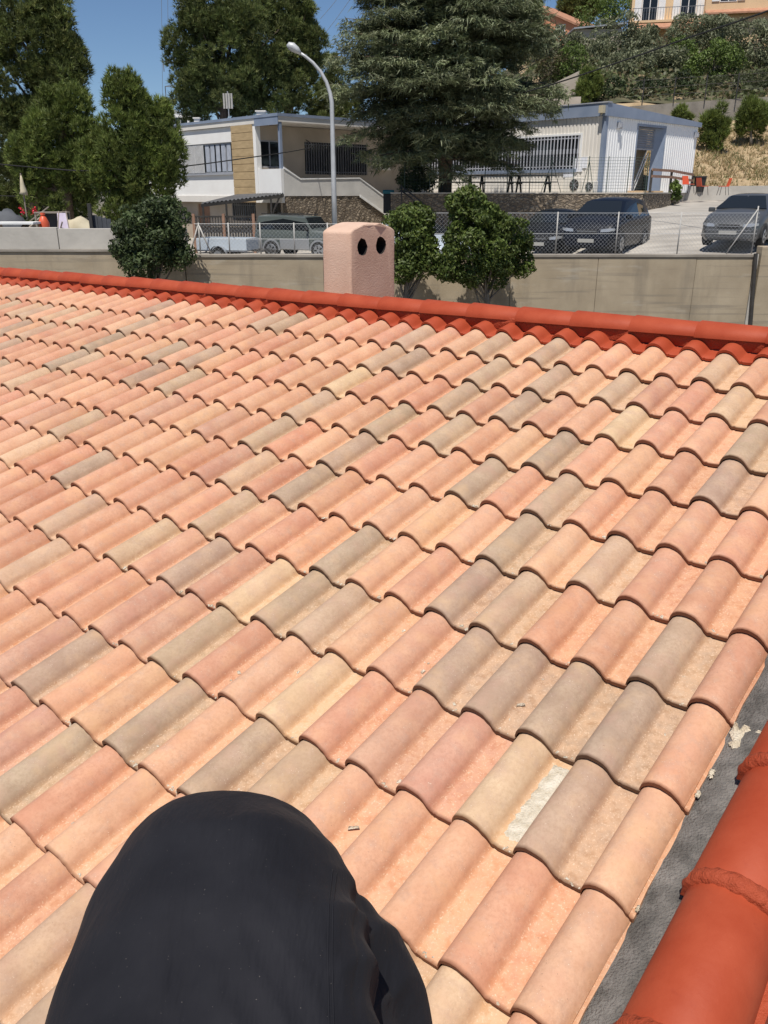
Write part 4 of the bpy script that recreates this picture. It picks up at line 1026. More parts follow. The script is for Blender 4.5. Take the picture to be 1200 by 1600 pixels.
# pines behind the white building
pine('large round-topped pine behind the white building, left of the lamp', 345, 75, 62, [(300,70,38,50),(330,20,60,40),(390,60,50,60),(345,140,70,45),(310,150,30,34),(400,140,60,40)], 35, 350, n=13000, rx=70, ry=70, nclump=240, rc=0.95, L=0.45, W_=0.028, gz=1.5, r0=0.3)
pine('slimmer pine with ragged right side behind the lamp head', 455, 75, 64, [(450,30,42,36),(470,90,34,40),(440,140,50,40),(430,10,40,30),(480,60,24,30)], 36, 450, n=8000, rx=42, ry=55, nclump=150, rc=0.8, L=0.42, W_=0.028, gz=1.5, r0=0.25)
pine('far dark pine between the lamp post and the cedar', 520, 150, 78, [(518,115,12,26),(500,165,26,24),(545,160,20,24),(520,185,40,14)], 37, 520, n=4500, rx=24, ry=38, nclump=90, rc=0.7, L=0.4, W_=0.03, gz=1.5, r0=0.2)
pine('far dark pine tip showing above the white far block', 255, 178, 115, [(262,162,8,8)], 38, 255, n=900, rx=14, ry=12, nclump=30, rc=0.7, L=0.5, W_=0.04, gz=1.5, k=7)
pine('dark pine behind the orange house, at the top edge', 908, 5, 105, [(925,-8,22,26),(893,0,18,26)], 39, 905, n=3500, rx=24, ry=30, nclump=70, rc=1.1, L=0.6, W_=0.04, gz=15, r0=0.3)
pine('slender dark conifer just left of the orange house', 833, 22, 92, [(833,-8,7,20),(834,50,14,22)], 40, 833, n=2500, rx=9, ry=34, nclump=60, rc=0.55, L=0.4, W_=0.03, gz=10, r0=0.15)

# the cedar: tiers of flat drooping sprays
def cedar():
    rng = np.random.default_rng(51); Y = 39.8; base = at(695, 300, Y+0.6); base.z = TZ
    t = thing('cedar_tree', base, 'huge blue-green cedar with layered drooping branches before the prefab', 'tree')
    off = np.array(base); top = Vector((base.x-0.1, base.y, TZ+14.5)); H = top.z-base.z
    wood = MB(); wood.tube([base, base.lerp(top,.3)+Vector((.1,0,0)), base.lerp(top,.65), top], [0.32,0.26,0.16,0.03], 10)
    PP, DD, TT = [], [], []
    nb = 430
    for i in range(nb):
        h = 0.09 + 0.89*rng.random()
        a = rng.uniform(0, 2*math.pi) if rng.random() < 0.35 else rng.uniform(-math.pi, 0.0)     # fuller where it shows
        R_ = (5.5*(1-h)**0.62 + 0.5)*rng.uniform(0.62, 1.06)
        if h < 0.22: R_ *= 0.62 + 1.6*(h-0.10)*rng.uniform(0.6,1.4)
        dirh = np.array([math.cos(a), math.sin(a), 0]); o = np.array(base.lerp(top, h))
        rise = rng.uniform(-0.12, 0.34)
        tip = o + dirh*R_ + np.array([0,0,R_*rise*0.6-0.045*R_**2*0.5])
        pts = [o + dirh*R_*s + np.array([0,0,R_*rise*s - 0.045*(R_*s)**2*0.5]) for s in (0,.3,.6,.85,1)]
        wood.tube([Vector(p) for p in pts], [0.065,0.05,0.035,0.02,0.008], 4, cap=False)
        side = np.array([-dirh[1], dirh[0], 0]); ct = rng.uniform(0.75, 1.25)
        m = int(30*R_**1.15) + 14
        s = rng.uniform(0.22, 1.04, m)**0.75; wid = 0.26*R_*np.sin(np.clip(s,0,1)*math.pi*0.82)**0.8 + 0.1
        lat = rng.uniform(-1, 1, m)
        p = o + dirh*(R_*s)[:,None] + side*(wid*lat)[:,None]; p[:,2] += R_*rise*s - 0.045*(R_*s)**2*0.5 - 0.10*np.abs(lat)*wid*2 + rng.normal(0,0.11,m) - 0.25*np.clip(s-0.75,0,1)*R_*0.5
        d = unit(dirh*(0.75-0.5*np.abs(lat))[:,None] + side*(lat*0.9)[:,None] + np.stack([np.zeros(m), np.zeros(m), rng.uniform(-0.75,0.25,m)],1))
        PP.append(p); DD.append(d); TT.append(np.full(m, ct))
    P = np.concatenate(PP); D = np.concatenate(DD); T = np.concatenate(TT); n = len(P)
    k = 7; Pp = np.repeat(P, k, 0); Dd = np.repeat(D, k, 0)
    dd = Dd + rng.normal(size=(n*k,3))*np.array([0.6,0.6,0.32]); dd = unit(dd)
    s = unit(np.cross(dd, np.array([0,0,1.0]) + rng.normal(size=(n*k,3))*0.45)); st = Pp + rng.normal(size=(n*k,3))*np.array([.07,.07,.02])
    l = rng.uniform(0.16, 0.36, n*k)[:,None]; w = rng.uniform(0.016, 0.032, n*k)[:,None]
    V = np.stack([st - s*w, st + s*w, st + dd*l], 1).reshape(-1,3)
    c = np.array(CEDAR)[rng.integers(0,4,n)]*rng.uniform(0.8,1.2,(n,1))*T[:,None]
    link('crown', np_mesh('crown', V-off, np.arange(len(V)).reshape(-1,3), 'needle', np.repeat(c, 3*k, 0)), t)
    wood.build('trunk', 'bark', t, smooth=True)
cedar()

# hillside garden
def bush(name, label, px, py, Y, rx, ry, cols, seed, n=2600, L=0.20, W_=0.07, extra=(), kind='leaf', trunk=0.6, cat='tree', group='garden trees on the hillside', rc=0.5, ncl=46, k=8):
    b = [blob(px, py, Y, rx, ry)] + [blob(*e) for e in extra]; base = at(px, py+ry*0.9, Y)
    base.z = min(base.z, hz(base.x, base.y)) if base.x > 8 else min(base.z, TZ); top = at(px, py-ry*0.3, Y)
    return tree(name, label, base, top, b, kind, n, rc, ncl, cols, L, W_, seed, 0.10, group, cat, 'bark_grey', 12, k)
bush('olive_tree', 'large round grey-green olive just left of the yellow house balcony', 965, 75, 80, 50, 42, OLIVE, 61, 8400, 0.30, 0.105, [(930,95,80,28,26),(1000,70,81,28,28)], rc=0.75, ncl=100)
bush('olive_tree', 'grey-green olive below the orange house', 872, 72, 84, 34, 26, OLIVE, 62, 5040, 0.30, 0.105, [(850,85,83,20,18),(900,80,84,22,20)], rc=0.7, ncl=60)
bush('olive_tree', 'wide silvery olive low on the slope in the middle of the garden', 1000, 115, 74, 52, 34, OLIVE, 63, 8400, 0.30, 0.105, [(960,120,74,32,26),(1040,105,74,28,28)], rc=0.7, ncl=100)
bush('olive_tree', 'silvery olive with a bare trunk at the right edge of the garden', 1178, 70, 78, 42, 34, OLIVE, 64, 6720, 0.30, 0.105, [(1150,58,78,26,22),(1210,80,78,30,30)], rc=0.7, ncl=80)
bush('olive_tree', 'olive directly below the yellow house terrace', 1085, 52, 86, 40, 22, OLIVE, 65, 5760, 0.30, 0.105, [(1120,45,86,26,16)], rc=0.7, ncl=70)
bush('garden_tree', 'bright green leafy tree beside the yellow house wall at the top', 940, 25, 96, 34, 24, GREEN, 66, 3600, 0.26, 0.13, [(960,10,96,24,20)], rc=0.9, ncl=60)
bush('garden_tree', 'bright green bush with long sprays in the middle right of the garden', 1115, 100, 72, 38, 28, GREEN, 67, 4600, 0.24, 0.10, [(1090,115,72,24,20),(1135,88,72,20,20)], rc=0.6, ncl=70)
bush('garden_tree', 'mid green bush between the two silvery olives', 1062, 92, 76, 22, 26, GREEN, 68, 2600, 0.24, 0.10, rc=0.6)
bush('garden_tree', 'yellow-green tree right of the cedar above the beige wall', 893, 100, 72, 22, 24, GREEN, 69, 2600, 0.22, 0.09, [(885,115,72,16,16)], rc=0.55)
bush('garden_tree', 'rust-tinged bush half hidden behind the cedar tip', 862, 108, 72, 22, 20, [(0.10,0.075,0.04),(0.08,0.09,0.03)], 70, 2200, 0.2, 0.08, rc=0.55)
bush('shrub', 'dark low hedge along the top of the garden wall at right', 1150, 136, 66, 58, 13, [(0.05,0.062,0.026),(0.07,0.08,0.034)], 71, 4200, 0.20, 0.06, [(1190,128,66,34,14)], cat='shrub', rc=0.5, ncl=70)
bush('shrub', 'dark ivy mass over the garden wall right of the prefab roof corner', 950, 148, 64, 44, 20, [(0.032,0.048,0.018),(0.045,0.062,0.024)], 72, 4600, 0.2, 0.10, [(1010,145,64,34,16),(915,155,63,26,14),(1060,135,65,26,14)], cat='shrub', rc=0.5, ncl=80)
bush('young_pine', 'yellow-green young pine poking up behind the prefab roof', 921, 138, 62, 11, 26, PINE_L, 73, 900, 0.32, 0.03, kind='needle', rc=0.4, cat='tree', group='young pines', ncl=26)
bush('young_pine', 'bushy young pine on the dry slope nearest the prefab', 1119, 206, 56, 15, 26, PINE_L, 74, 1100, 0.36, 0.022, [(1119,182,56,7,18),(1108,205,56,10,18)], kind='needle', rc=0.30, group='young pines', ncl=34)
bush('young_pine', 'larger young pine on the dry slope at the right edge', 1175, 190, 57, 18, 24, PINE_L, 75, 1300, 0.36, 0.022, [(1172,164,57,8,20),(1185,185,57,12,16)], kind='needle', rc=0.32, group='young pines', ncl=40)
bush('young_pine', 'tiny pine seedling against the grey wall, above the prefab end', 1066, 184, 59, 12, 10, PINE_L, 76, 420, 0.3, 0.026, kind='needle', rc=0.3, group='young pines', ncl=14)
bush('oleander_shrub', 'round dark shrub with pale flowers at the left end of the terrace', 650, 281, 41.5, 26, 19, LAUREL, 77, 2600, 0.17, 0.06, cat='shrub', group='terrace plants', rc=0.34, ncl=50)
bush('climbing_plant', 'bright green climber on the railing post beside the ramp', 1053, 301, 44.5, 7, 17, GREEN, 78, 700, 0.16, 0.09, cat='plant', group='terrace plants', rc=0.22, ncl=20)
# dry grass and scrub on the slope: uncountable
rng = np.random.default_rng(5); n = 9000
gx = rng.uniform(13, 40, n); gy = rng.uniform(50, 60, n); P = np.array([[x, y, hz(x, y)] for x, y in zip(gx, gy)])
V, F = tufts(rng, P, np.tile(np.array([0,0,1.0]), (n,1)), 0.30, 0.022, 4, 0.55)
c = np.array([(0.40,0.30,0.155),(0.46,0.36,0.20),(0.30,0.235,0.12),(0.17,0.18,0.07)])[rng.integers(0,4,n)]*rng.uniform(0.8,1.2,(n,1))
o = link('dry_grass', np_mesh('dry_grass', V, F, 'needle', np.repeat(c, 12, 0))); tag(o, 'dry straw-coloured grass over the slope', 'grass', kind='stuff')

# ------------------------------------------------------------------ garden soil under the olives
P = []
for i in range(40):
    Y = 61.2 + i*1.2; P.append([Vector((5 + j*1.8, Y, hz(5+j*1.8, Y)+0.06)) for j in range(36)])
g = MB(); g.grid(P); pm('garden_soil', (0.055,0.060,0.028), (0.12,0.10,0.055), 0.8, 1.0, 0.8, 5); structure(g, 'garden_slope', 'garden_soil', True)
# under-planting that reads as one mass between the olives
rng = np.random.default_rng(9); n = 20000
gx = rng.uniform(9, 62, n); gy = rng.uniform(62, 90, n); Pg = np.array([[x, y, hz(x,y) + 0.10 + 0.6*abs(math.sin(x*0.9+1.3*math.sin(y*0.7)))*rng.random()] for x, y in zip(gx, gy)])
V, F = leaf_cards(rng, Pg, unit(rng.normal(size=(n,3)) + np.array([0,-0.4,0.8])), 0.42, 0.22)
c = np.array([(0.08,0.10,0.035),(0.11,0.13,0.05),(0.14,0.15,0.08),(0.16,0.13,0.07)])[rng.integers(0,4,n)]*rng.uniform(0.75,1.25,(n,1))
o = link('undergrowth', np_mesh('undergrowth', V, F, 'leaf', np.repeat(c, 4, 0))); tag(o, 'green undergrowth covering the terraced garden slope', 'undergrowth', kind='stuff')

# ------------------------------------------------------------------ houses up the hill and far off
def win(parent, F, x, z, w, h, shutters=True, name='window', glass='glass_dark'):
    b = MB(); b.box(x-w/2-0.08, x+w/2+0.08, -0.05, 0.02, z-0.08, z+h+0.08, F); o = b.build(name, 'shutter_white', parent)
    b = MB(); b.box(x-w/2, x-0.04, -0.07, -0.045, z, z+h, F); b.build('pane', glass, o)
    b = MB(); b.box(x+0.04, x+w/2, -0.07, -0.045, z, z+h, F); b.build('pane', glass, o)
    if shutters:
        for sgn in (-1, 1):
            xc = x + sgn*(w/2+0.12+w*0.24); b = MB(); b.box(xc-w*0.24, xc+w*0.24, -0.09, -0.03, z-0.02, z+h+0.02, F); b.build('shutter', 'shutter_white', o)
A = at(985, 36, 94); B = at(1215, 26, 91); t_ = (B-A); t_.z = 0; HF = frame((A.x,A.y,0), t_); LL = t_.length
yh = thing('yellow_house', (A.x+6, A.y+4, A.z-3), 'yellow rendered house with white shutters and balcony, top right', 'house')
zf = A.z
split_ = LL*0.50
b = MB(); b.box(0, split_, 0, 8, zf-4, zf+6, HF); b.box(split_, LL+3, -1.1, 8, zf-4.2, zf+6.02, HF); b.build('wall', 'house_yellow', yh)
for px, w in ((1014,1.5),(1020.5,0)):
    if w: win(yh, HF, LL*(px-985)/230, zf+0.15, 1.35, 2.3)
win(yh, HF, LL*(1075-985)/230, zf+0.15, 1.35, 2.3)
F_b = HF @ Matrix.Translation((0,-1.1,0)); win(yh, F_b, LL*(1134-985)/230, zf+1.35, 1.4, 1.6)
b = MB(); b.box(-0.1, split_-0.02, -1.25, 0.0, zf-0.22, zf-0.02, HF); b.build('balcony', 'house_yellow', yh)
for i in range(26):
    x = 0.1 + (split_-0.3)*i/25
    b = MB(); b.box(x-0.015, x+0.015, -1.2, -1.17, zf-0.02, zf+1.0, HF); b.build('baluster', 'bar_grey', yh)
b = MB(); b.box(0.05, split_-0.1, -1.21, -1.16, zf+1.0, zf+1.05, HF); b.build('handrail', 'bar_grey', yh)
b = MB(); b.add([(0.3,-1.9,zf-0.75),(split_+0.1,-1.9,zf-0.72),(split_+0.1,-1.2,zf-0.30),(0.3,-1.2,zf-0.30),(0.3,-1.9,zf-0.9),(split_+0.1,-1.9,zf-0.88),(split_+0.1,-1.2,zf-0.5),(0.3,-1.2,zf-0.5)], [(0,1,2,3),(7,6,5,4),(0,4,5,1),(1,5,6,2),(2,6,7,3),(3,7,4,0)], HF)
b.add([(split_,-1.9,zf+0.3),(LL+3,-1.9,zf+0.3),(LL+3,-1.1,zf+0.65),(split_,-1.1,zf+0.65),(split_,-1.9,zf+0.15),(LL+3,-1.9,zf+0.15),(LL+3,-1.1,zf+0.5),(split_,-1.1,zf+0.5)], [(0,1,2,3),(7,6,5,4),(0,4,5,1),(1,5,6,2),(2,6,7,3),(3,7,4,0)], HF)
b.build('tile_awning', 'roof_tile_far', yh)
A = at(846, 60, 100); B = at(903, 60, 97); t_ = B-A; t_.z = 0; OF = frame((A.x,A.y,0), t_); LL = t_.length
oh = thing('orange_house', (A.x+2, A.y+3, A.z-2), 'orange gable house with a small cream window between dark conifers', 'house')
zt1, zt2 = at(846, 17, 100).z, at(903, 42, 97).z
b = MB(); b.add([(-2,0,A.z-3),(LL,0,A.z-3),(LL,0,zt2),(-2,0,zt1+0.9),(-2,7,A.z-3),(LL,7,A.z-3),(LL,7,zt2),(-2,7,zt1+0.9)], [(0,1,2,3),(1,5,6,2),(3,2,6,7),(5,4,7,6),(4,0,3,7)], OF); b.build('wall', 'house_orange', oh)
b = MB(); b.add([(-2,-0.3,zt1+0.95),(LL+0.3,-0.3,zt2-0.08),(LL+0.3,7.3,zt2-0.08),(-2,7.3,zt1+0.95),(-2,-0.3,zt1+1.15),(LL+0.3,-0.3,zt2+0.12),(LL+0.3,7.3,zt2+0.12),(-2,7.3,zt1+1.15)], [(0,3,2,1),(4,5,6,7),(0,1,5,4),(1,2,6,5),(2,3,7,6),(3,0,4,7)], OF); b.build('roof', 'roof_tile_far', oh)
win(oh, OF, LL*(876-846)/57, at(876, 53, 98.5).z, 0.9, 0.75, False)
A = at(904, 62, 92); b = MB(); b.box(-0.3, 4.2, 0, 4, A.z-3, A.z+0.9, Matrix.Translation((A.x,A.y,0)))
gh = thing('garden_shed', (A.x+2, A.y+2, A.z-3), 'small grey-roofed shed beside the orange house', 'shed'); b.build('wall', 'beige_wall', gh)
b = MB(); b.add([(-0.6,-0.4,A.z+0.85),(4.5,-0.4,A.z+1.3),(4.5,4.4,A.z+1.3),(-0.6,4.4,A.z+0.85),(-0.6,-0.4,A.z+0.98),(4.5,-0.4,A.z+1.45),(4.5,4.4,A.z+1.45),(-0.6,4.4,A.z+0.98)], [(0,3,2,1),(4,5,6,7),(0,1,5,4),(1,2,6,5),(2,3,7,6),(3,0,4,7)], Matrix.Translation(Vector((A.x,A.y,0)))); b.build('roof', 'zinc', gh)
# far white block between the pines
A = at(240, 205, 130); fb = thing('far_block', (A.x+3, A.y+3, -1), 'distant white flat-roofed block between the pines', 'building')
z1 = at(250, 168, 130).z; z2 = at(280, 178, 130).z; x1 = at(266,180,130).x; x2 = at(297,190,130).x
b = MB(); b.box(A.x-4, x1, A.y, A.y+8, -1, z1); b.box(x1+0.01, x2, A.y+0.6, A.y+8, -1, z2); b.build('wall', 'far_white', fb)
for px, py in ((276,187),(287,190)):
    c = at(px, py, 130.4); b = MB(); b.box(c.x-0.45, c.x+0.45, A.y+0.55, A.y+0.62, c.z-0.5, c.z+0.3); b.build('window', 'glass_dark', fb)

# ------------------------------------------------------------------ pylon and cables
PX = at(300, 130, 230); py_ = thing('pylon', (PX.x, PX.y, -1), 'lattice electricity pylon half hidden behind the round-topped pine', 'pylon')
zt = at(300, -60, 230).z
b = MB()
for sx in (-1, 1):
    for sy in (-1, 1): b.bar((PX.x+sx*3.2, PX.y+sy*3.2, -1), (PX.x+sx*0.5, PX.y+sy*0.5, zt), 0.22)
for i in range(12):
    z0_, z1_ = -1+(zt+1)*i/12, -1+(zt+1)*(i+1)/12; w0 = 3.2-2.7*i/12; w1 = 3.2-2.7*(i+1)/12
    b.bar((PX.x-w0, PX.y-w0, z0_), (PX.x+w1, PX.y-w1, z1_), 0.12); b.bar((PX.x+w0, PX.y-w0, z0_), (PX.x-w1, PX.y-w1, z1_), 0.12)
b.build('tower', 'steel_far', py_)
tips = []
for py__, half in ((96, 255), (135, 258)):
    c = at(300, py__, 230); e = at(half, py__, 230); dxx = PX.x - e.x
    b = MB()
    for s in (-1, 1):
        b.bar((PX.x, PX.y, c.z-0.4), (PX.x+s*dxx, PX.y, c.z), 0.16); b.bar((PX.x, PX.y, c.z+1.2), (PX.x+s*dxx, PX.y, c.z), 0.12)
    b.build('crossarm', 'steel_far', py_); tips.append(Vector((PX.x-dxx, PX.y, c.z)))
    b = MB(); b.bar(tips[-1], tips[-1]-Vector((0,0,2.2)), 0.18); b.build('insulator', 'steel_far', py_)
def cable(label, pts, r, mat='rope_dark', n=24, name='cable'):
    pts = [Vector(p) for p in pts]; out = []
    for k in range(len(pts)-1):
        p0, p1, p2, p3 = pts[max(0,k-1)], pts[k], pts[k+1], pts[min(len(pts)-1,k+2)]
        for i in range(n):
            t = i/n; out.append(0.5*((2*p1) + (p2-p0)*t + (2*p0-5*p1+4*p2-p3)*t*t + (3*p1-p0-3*p2+p3)*t**3))
    out.append(pts[-1]); b = MB(); b.tube(out, r, 5)
    return single(b, name, mat, label, 'cable')
cable('dark overhead cable sagging across the young pines to the white building', [at(-40,253,30), at(70,263,31), at(140,267,31.5), at(250,263.5,33), at(370,249,36), at(482,231,41.5), F4 @ Vector((h2[0]+0.1,-0.02,h2[3]+0.1))], 0.022)
cable('thick overhead cable rising from the cedar to the top right corner', [at(700,172,38.5), at(842,138,37), at(991,89,34), at(1067,62,32), at(1200,17,28), at(1300,-25,26)], 0.028)
cable('thin dark cable in front of the tall pine at the left edge', [at(-30,305,34), at(40,307,34.5), at(75,306,35)], 0.018)
for i, (a, b_) in enumerate((((505,82),(640,-60)), ((500,62),(560,-20)), ((530,90),(590,30)), ((500,30),(540,-20)))):
    cable(('lowest', 'second', 'short inner', 'upper')[i] + ' faint high-voltage wire in the sky right of the lamp', [at(a[0],a[1],200), at((a[0]+b_[0])/2,(a[1]+b_[1])/2+2,200), at(b_[0],b_[1],200)], 0.045, 'steel_far', 8)
for i, px in enumerate((252, 262)):
    cable(('left', 'right')[i] + ' faint vertical line of wire left of the round-topped pine', [at(px,-40,229), at(px+1,60,229), at(px+2+4*i,148,229)], 0.05, 'steel_far', 8)

# ------------------------------------------------------------------ street lamp
LY = 36.5; lbp = at(523, 345, LY); lbp.z = lot_z(lbp.x, LY)-0.02
lamp = thing('street_lamp', lbp, 'tall grey street lamp with a curved arm in front of the porch', 'street lamp')
s0 = at(518.5, 160, LY); tip = at(468, 84, LY)
arc = [at(*p, LY) for p in ((518.5,165),(516,146),(510,128),(501,112),(489,98),(477,88),(468,82))]
b = MB(); b.tube([lbp, lbp.lerp(s0,.5), s0] + arc[1:], [0.115,0.10,0.085,0.075,0.07,0.065,0.06,0.055,0.05], 12); b.build('pole', 'lamp_grey', lamp, smooth=True)
b = MB(); b.tube([lbp, lbp+Vector((0,0,0.9))], 0.14, 12); b.build('base_sleeve', 'lamp_grey', lamp, smooth=True)
hd = [at(470,84,LY), at(464,78,LY), at(457,73,LY), at(451,71,LY), at(448,71.5,LY)]
b = MB(); b.tube(hd, [0.06,0.12,0.155,0.12,0.03], 12); 
hc = sum(hd, Vector((0,0,0)))/5
b.build('lamp_head', 'lamp_grey', lamp, smooth=True)
b = MB(); b.tube([p-Vector((0,0,0.07)) for p in hd[1:4]], [0.07,0.11,0.08], 10); b.build('lens', 'lamp_lens', lamp, smooth=True)

# ------------------------------------------------------------------ fences and rails
def chain_fence(label, x0, x1, z0, z1, posts, braces, top_wire=True, pitch=0.11, r=0.0021):
    t = thing('chain_link_fence', ((x0+x1)/2, WY+0.14, z0), label, 'fence'); Y = WY+0.14; H = z1-z0
    m = MB(); n = int((x1-x0+H)/pitch)
    for i in range(n+1):
        for sg in (1, -1):
            xs_ = x0 - H + i*pitch if sg > 0 else x0 + i*pitch
            xa_, za_, xb_, zb_ = (xs_, z0, xs_+H, z1) if sg > 0 else (xs_, z0, xs_-H, z1)
            # clip to the panel
            if sg > 0:
                if xa_ < x0: za_ += x0-xa_; xa_ = x0
                if xb_ > x1: zb_ -= xb_-x1; xb_ = x1
            else:
                if xa_ > x1: za_ += xa_-x1; xa_ = x1
                if xb_ < x0: zb_ -= x0-xb_; xb_ = x0
            if zb_ - za_ > 0.02: m.tube([(xa_,Y+0.003*sg,za_),(xb_,Y+0.003*sg,zb_)], r, 3, cap=False)
    for z in (z1, (z0+z1)/2): m.tube([(x0,Y,z),(x1,Y,z)], 0.005, 4)
    o = m.build('wire_mesh', 'galvanised', t)
    for x, zt in posts:
        b = MB(); b.tube([(x,Y,z0-0.05),(x,Y,zt)], 0.019, 8); b.build('post', 'post_white', t, smooth=True)
    for xa_, za_, xb_, zb_ in braces:
        b = MB(); b.tube([(xa_,Y-0.02,za_),(xb_,Y-0.02,zb_)], 0.02, 8); b.build('brace', 'post_white', t, smooth=True)
zl_ = at(400, 350, WY).z; zr_ = at(900, 333, WY).z; X = lambda px, py=398: at(px, py, WY).x
chain_fence('chain-link fence with white posts in front of the dark off-roader', X(305), X(612), 0.105, zl_,
    [(X(p), zl_+0.03) for p in (312,358,407,460,512,560)], [(X(296),0.12,X(311),zl_-0.05),(X(329),0.12,X(313),zl_-0.05)])
chain_fence('chain-link fence with white posts in front of the black cars', X(612)+0.02, X(1181), 0.105, zr_,
    [(X(p), zr_+0.03) for p in (664,770,869,963,1060)] + [(X(1177), at(1181,322,WY).z)], [(X(1137),0.12,X(1176),at(1180,328,WY).z)])
# green wire fence along the terrace edge
gf = thing('wire_fence', (5.5, SWY+0.15, TZ), 'dark green wire fence along the terrace edge above the stone wall', 'fence')
GY = SWY+0.15; gx0, gx1 = at(622,300,GY).x, at(1010,300,GY).x; gz1 = at(800,246,GY).z
for px in (632,671,723,757,792,827,860,894,917,947,979,1008):
    x = at(px,300,GY).x; b = MB(); b.tube([(x,GY,TZ-0.1),(x,GY,gz1+0.05)], 0.018, 6); b.build('post', 'post_green', gf)
for pa, pb2 in ((714,723),(732,723),(845,860),(876,860),(908,917),(927,917)):
    xa_, xb_ = at(pa,300,GY).x, at(pb2,300,GY).x; b = MB(); b.tube([(xa_,GY-0.03,TZ),(xb_,GY-0.03,gz1-0.15)], 0.014, 6); b.build('brace', 'post_green', gf)
m = MB()
for i in range(12): z = TZ+0.05+(gz1-TZ-0.05)*i/11; m.tube([(gx0,GY,z),(gx1,GY,z)], 0.006, 3, cap=False)
x = gx0
while x < gx1: m.tube([(x,GY,TZ),(x,GY,gz1)], 0.0035, 3, cap=False); x += 0.14
m.build('wire_mesh', 'post_green', gf)
# brown two-bar railing by the ramp
rl = thing('railing', at(1045,310,46), 'brown two-bar railing with posts beside the ramp top', 'railing')
rp_ = [at(1019,265,44.2), at(1050,267,46.2), at(1083,273,49.0)]
for i, p in enumerate(rp_):
    zb_ = (lot_z(p.x, p.y) if i else TZ-0.9); b = MB(); b.bar((p.x,p.y,zb_-0.1),(p.x,p.y,p.z), 0.10); b.build('post', 'dark_metal', rl)
for dz in (0.0, -0.30):
    for i in range(2):
        b = MB(); b.bar(rp_[i]+Vector((0,-0.06,dz)), rp_[i+1]+Vector((0,-0.06,dz)), 0.06, 0.12); b.build('rail', 'brick_brown', rl)
# handrail of the flight of steps at the left end of the terrace
hr = thing('handrail', at(650,345,38.5), 'dark sloping handrail at the steps below the round shrub', 'railing')
ha, hb = at(626,290,38.6), at(693,343,38.0)
for o_ in (0.0, -0.18): b = MB(); b.tube([ha+Vector((0,0,o_)), hb+Vector((0,0,o_))], 0.032, 8); b.build('rail', 'dark_metal', hr, smooth=True)
for t in (0.02, 0.5, 0.98): p = ha.lerp(hb, t); b = MB(); b.tube([p, p-Vector((0,0,0.95))], 0.028, 8); b.build('post', 'dark_metal', hr, smooth=True)
# posts of a thin garden fence over the upper wall
gp = thing('garden_fence', at(1075,150,60.2), 'thin post-and-wire fence on top of the grey garden wall', 'fence')
for px, py in ((1003,163),(1052,160),(1101,157),(1150,154)):
    p = at(px, py, 60.15); b = MB(); b.tube([p-Vector((0,0,0.2)), p+Vector((0,0,1.5))], 0.035, 6); b.build('post', 'dark_metal', gp)
for dz in (0.5, 0.95, 1.4):
    b = MB(); b.tube([at(985,164,60.15)+Vector((0,0,dz)), at(1101,157,60.15)+Vector((0,0,dz)), at(1200,151,60.15)+Vector((0,0,dz))], 0.012, 4); b.build('wire', 'dark_metal', gp)

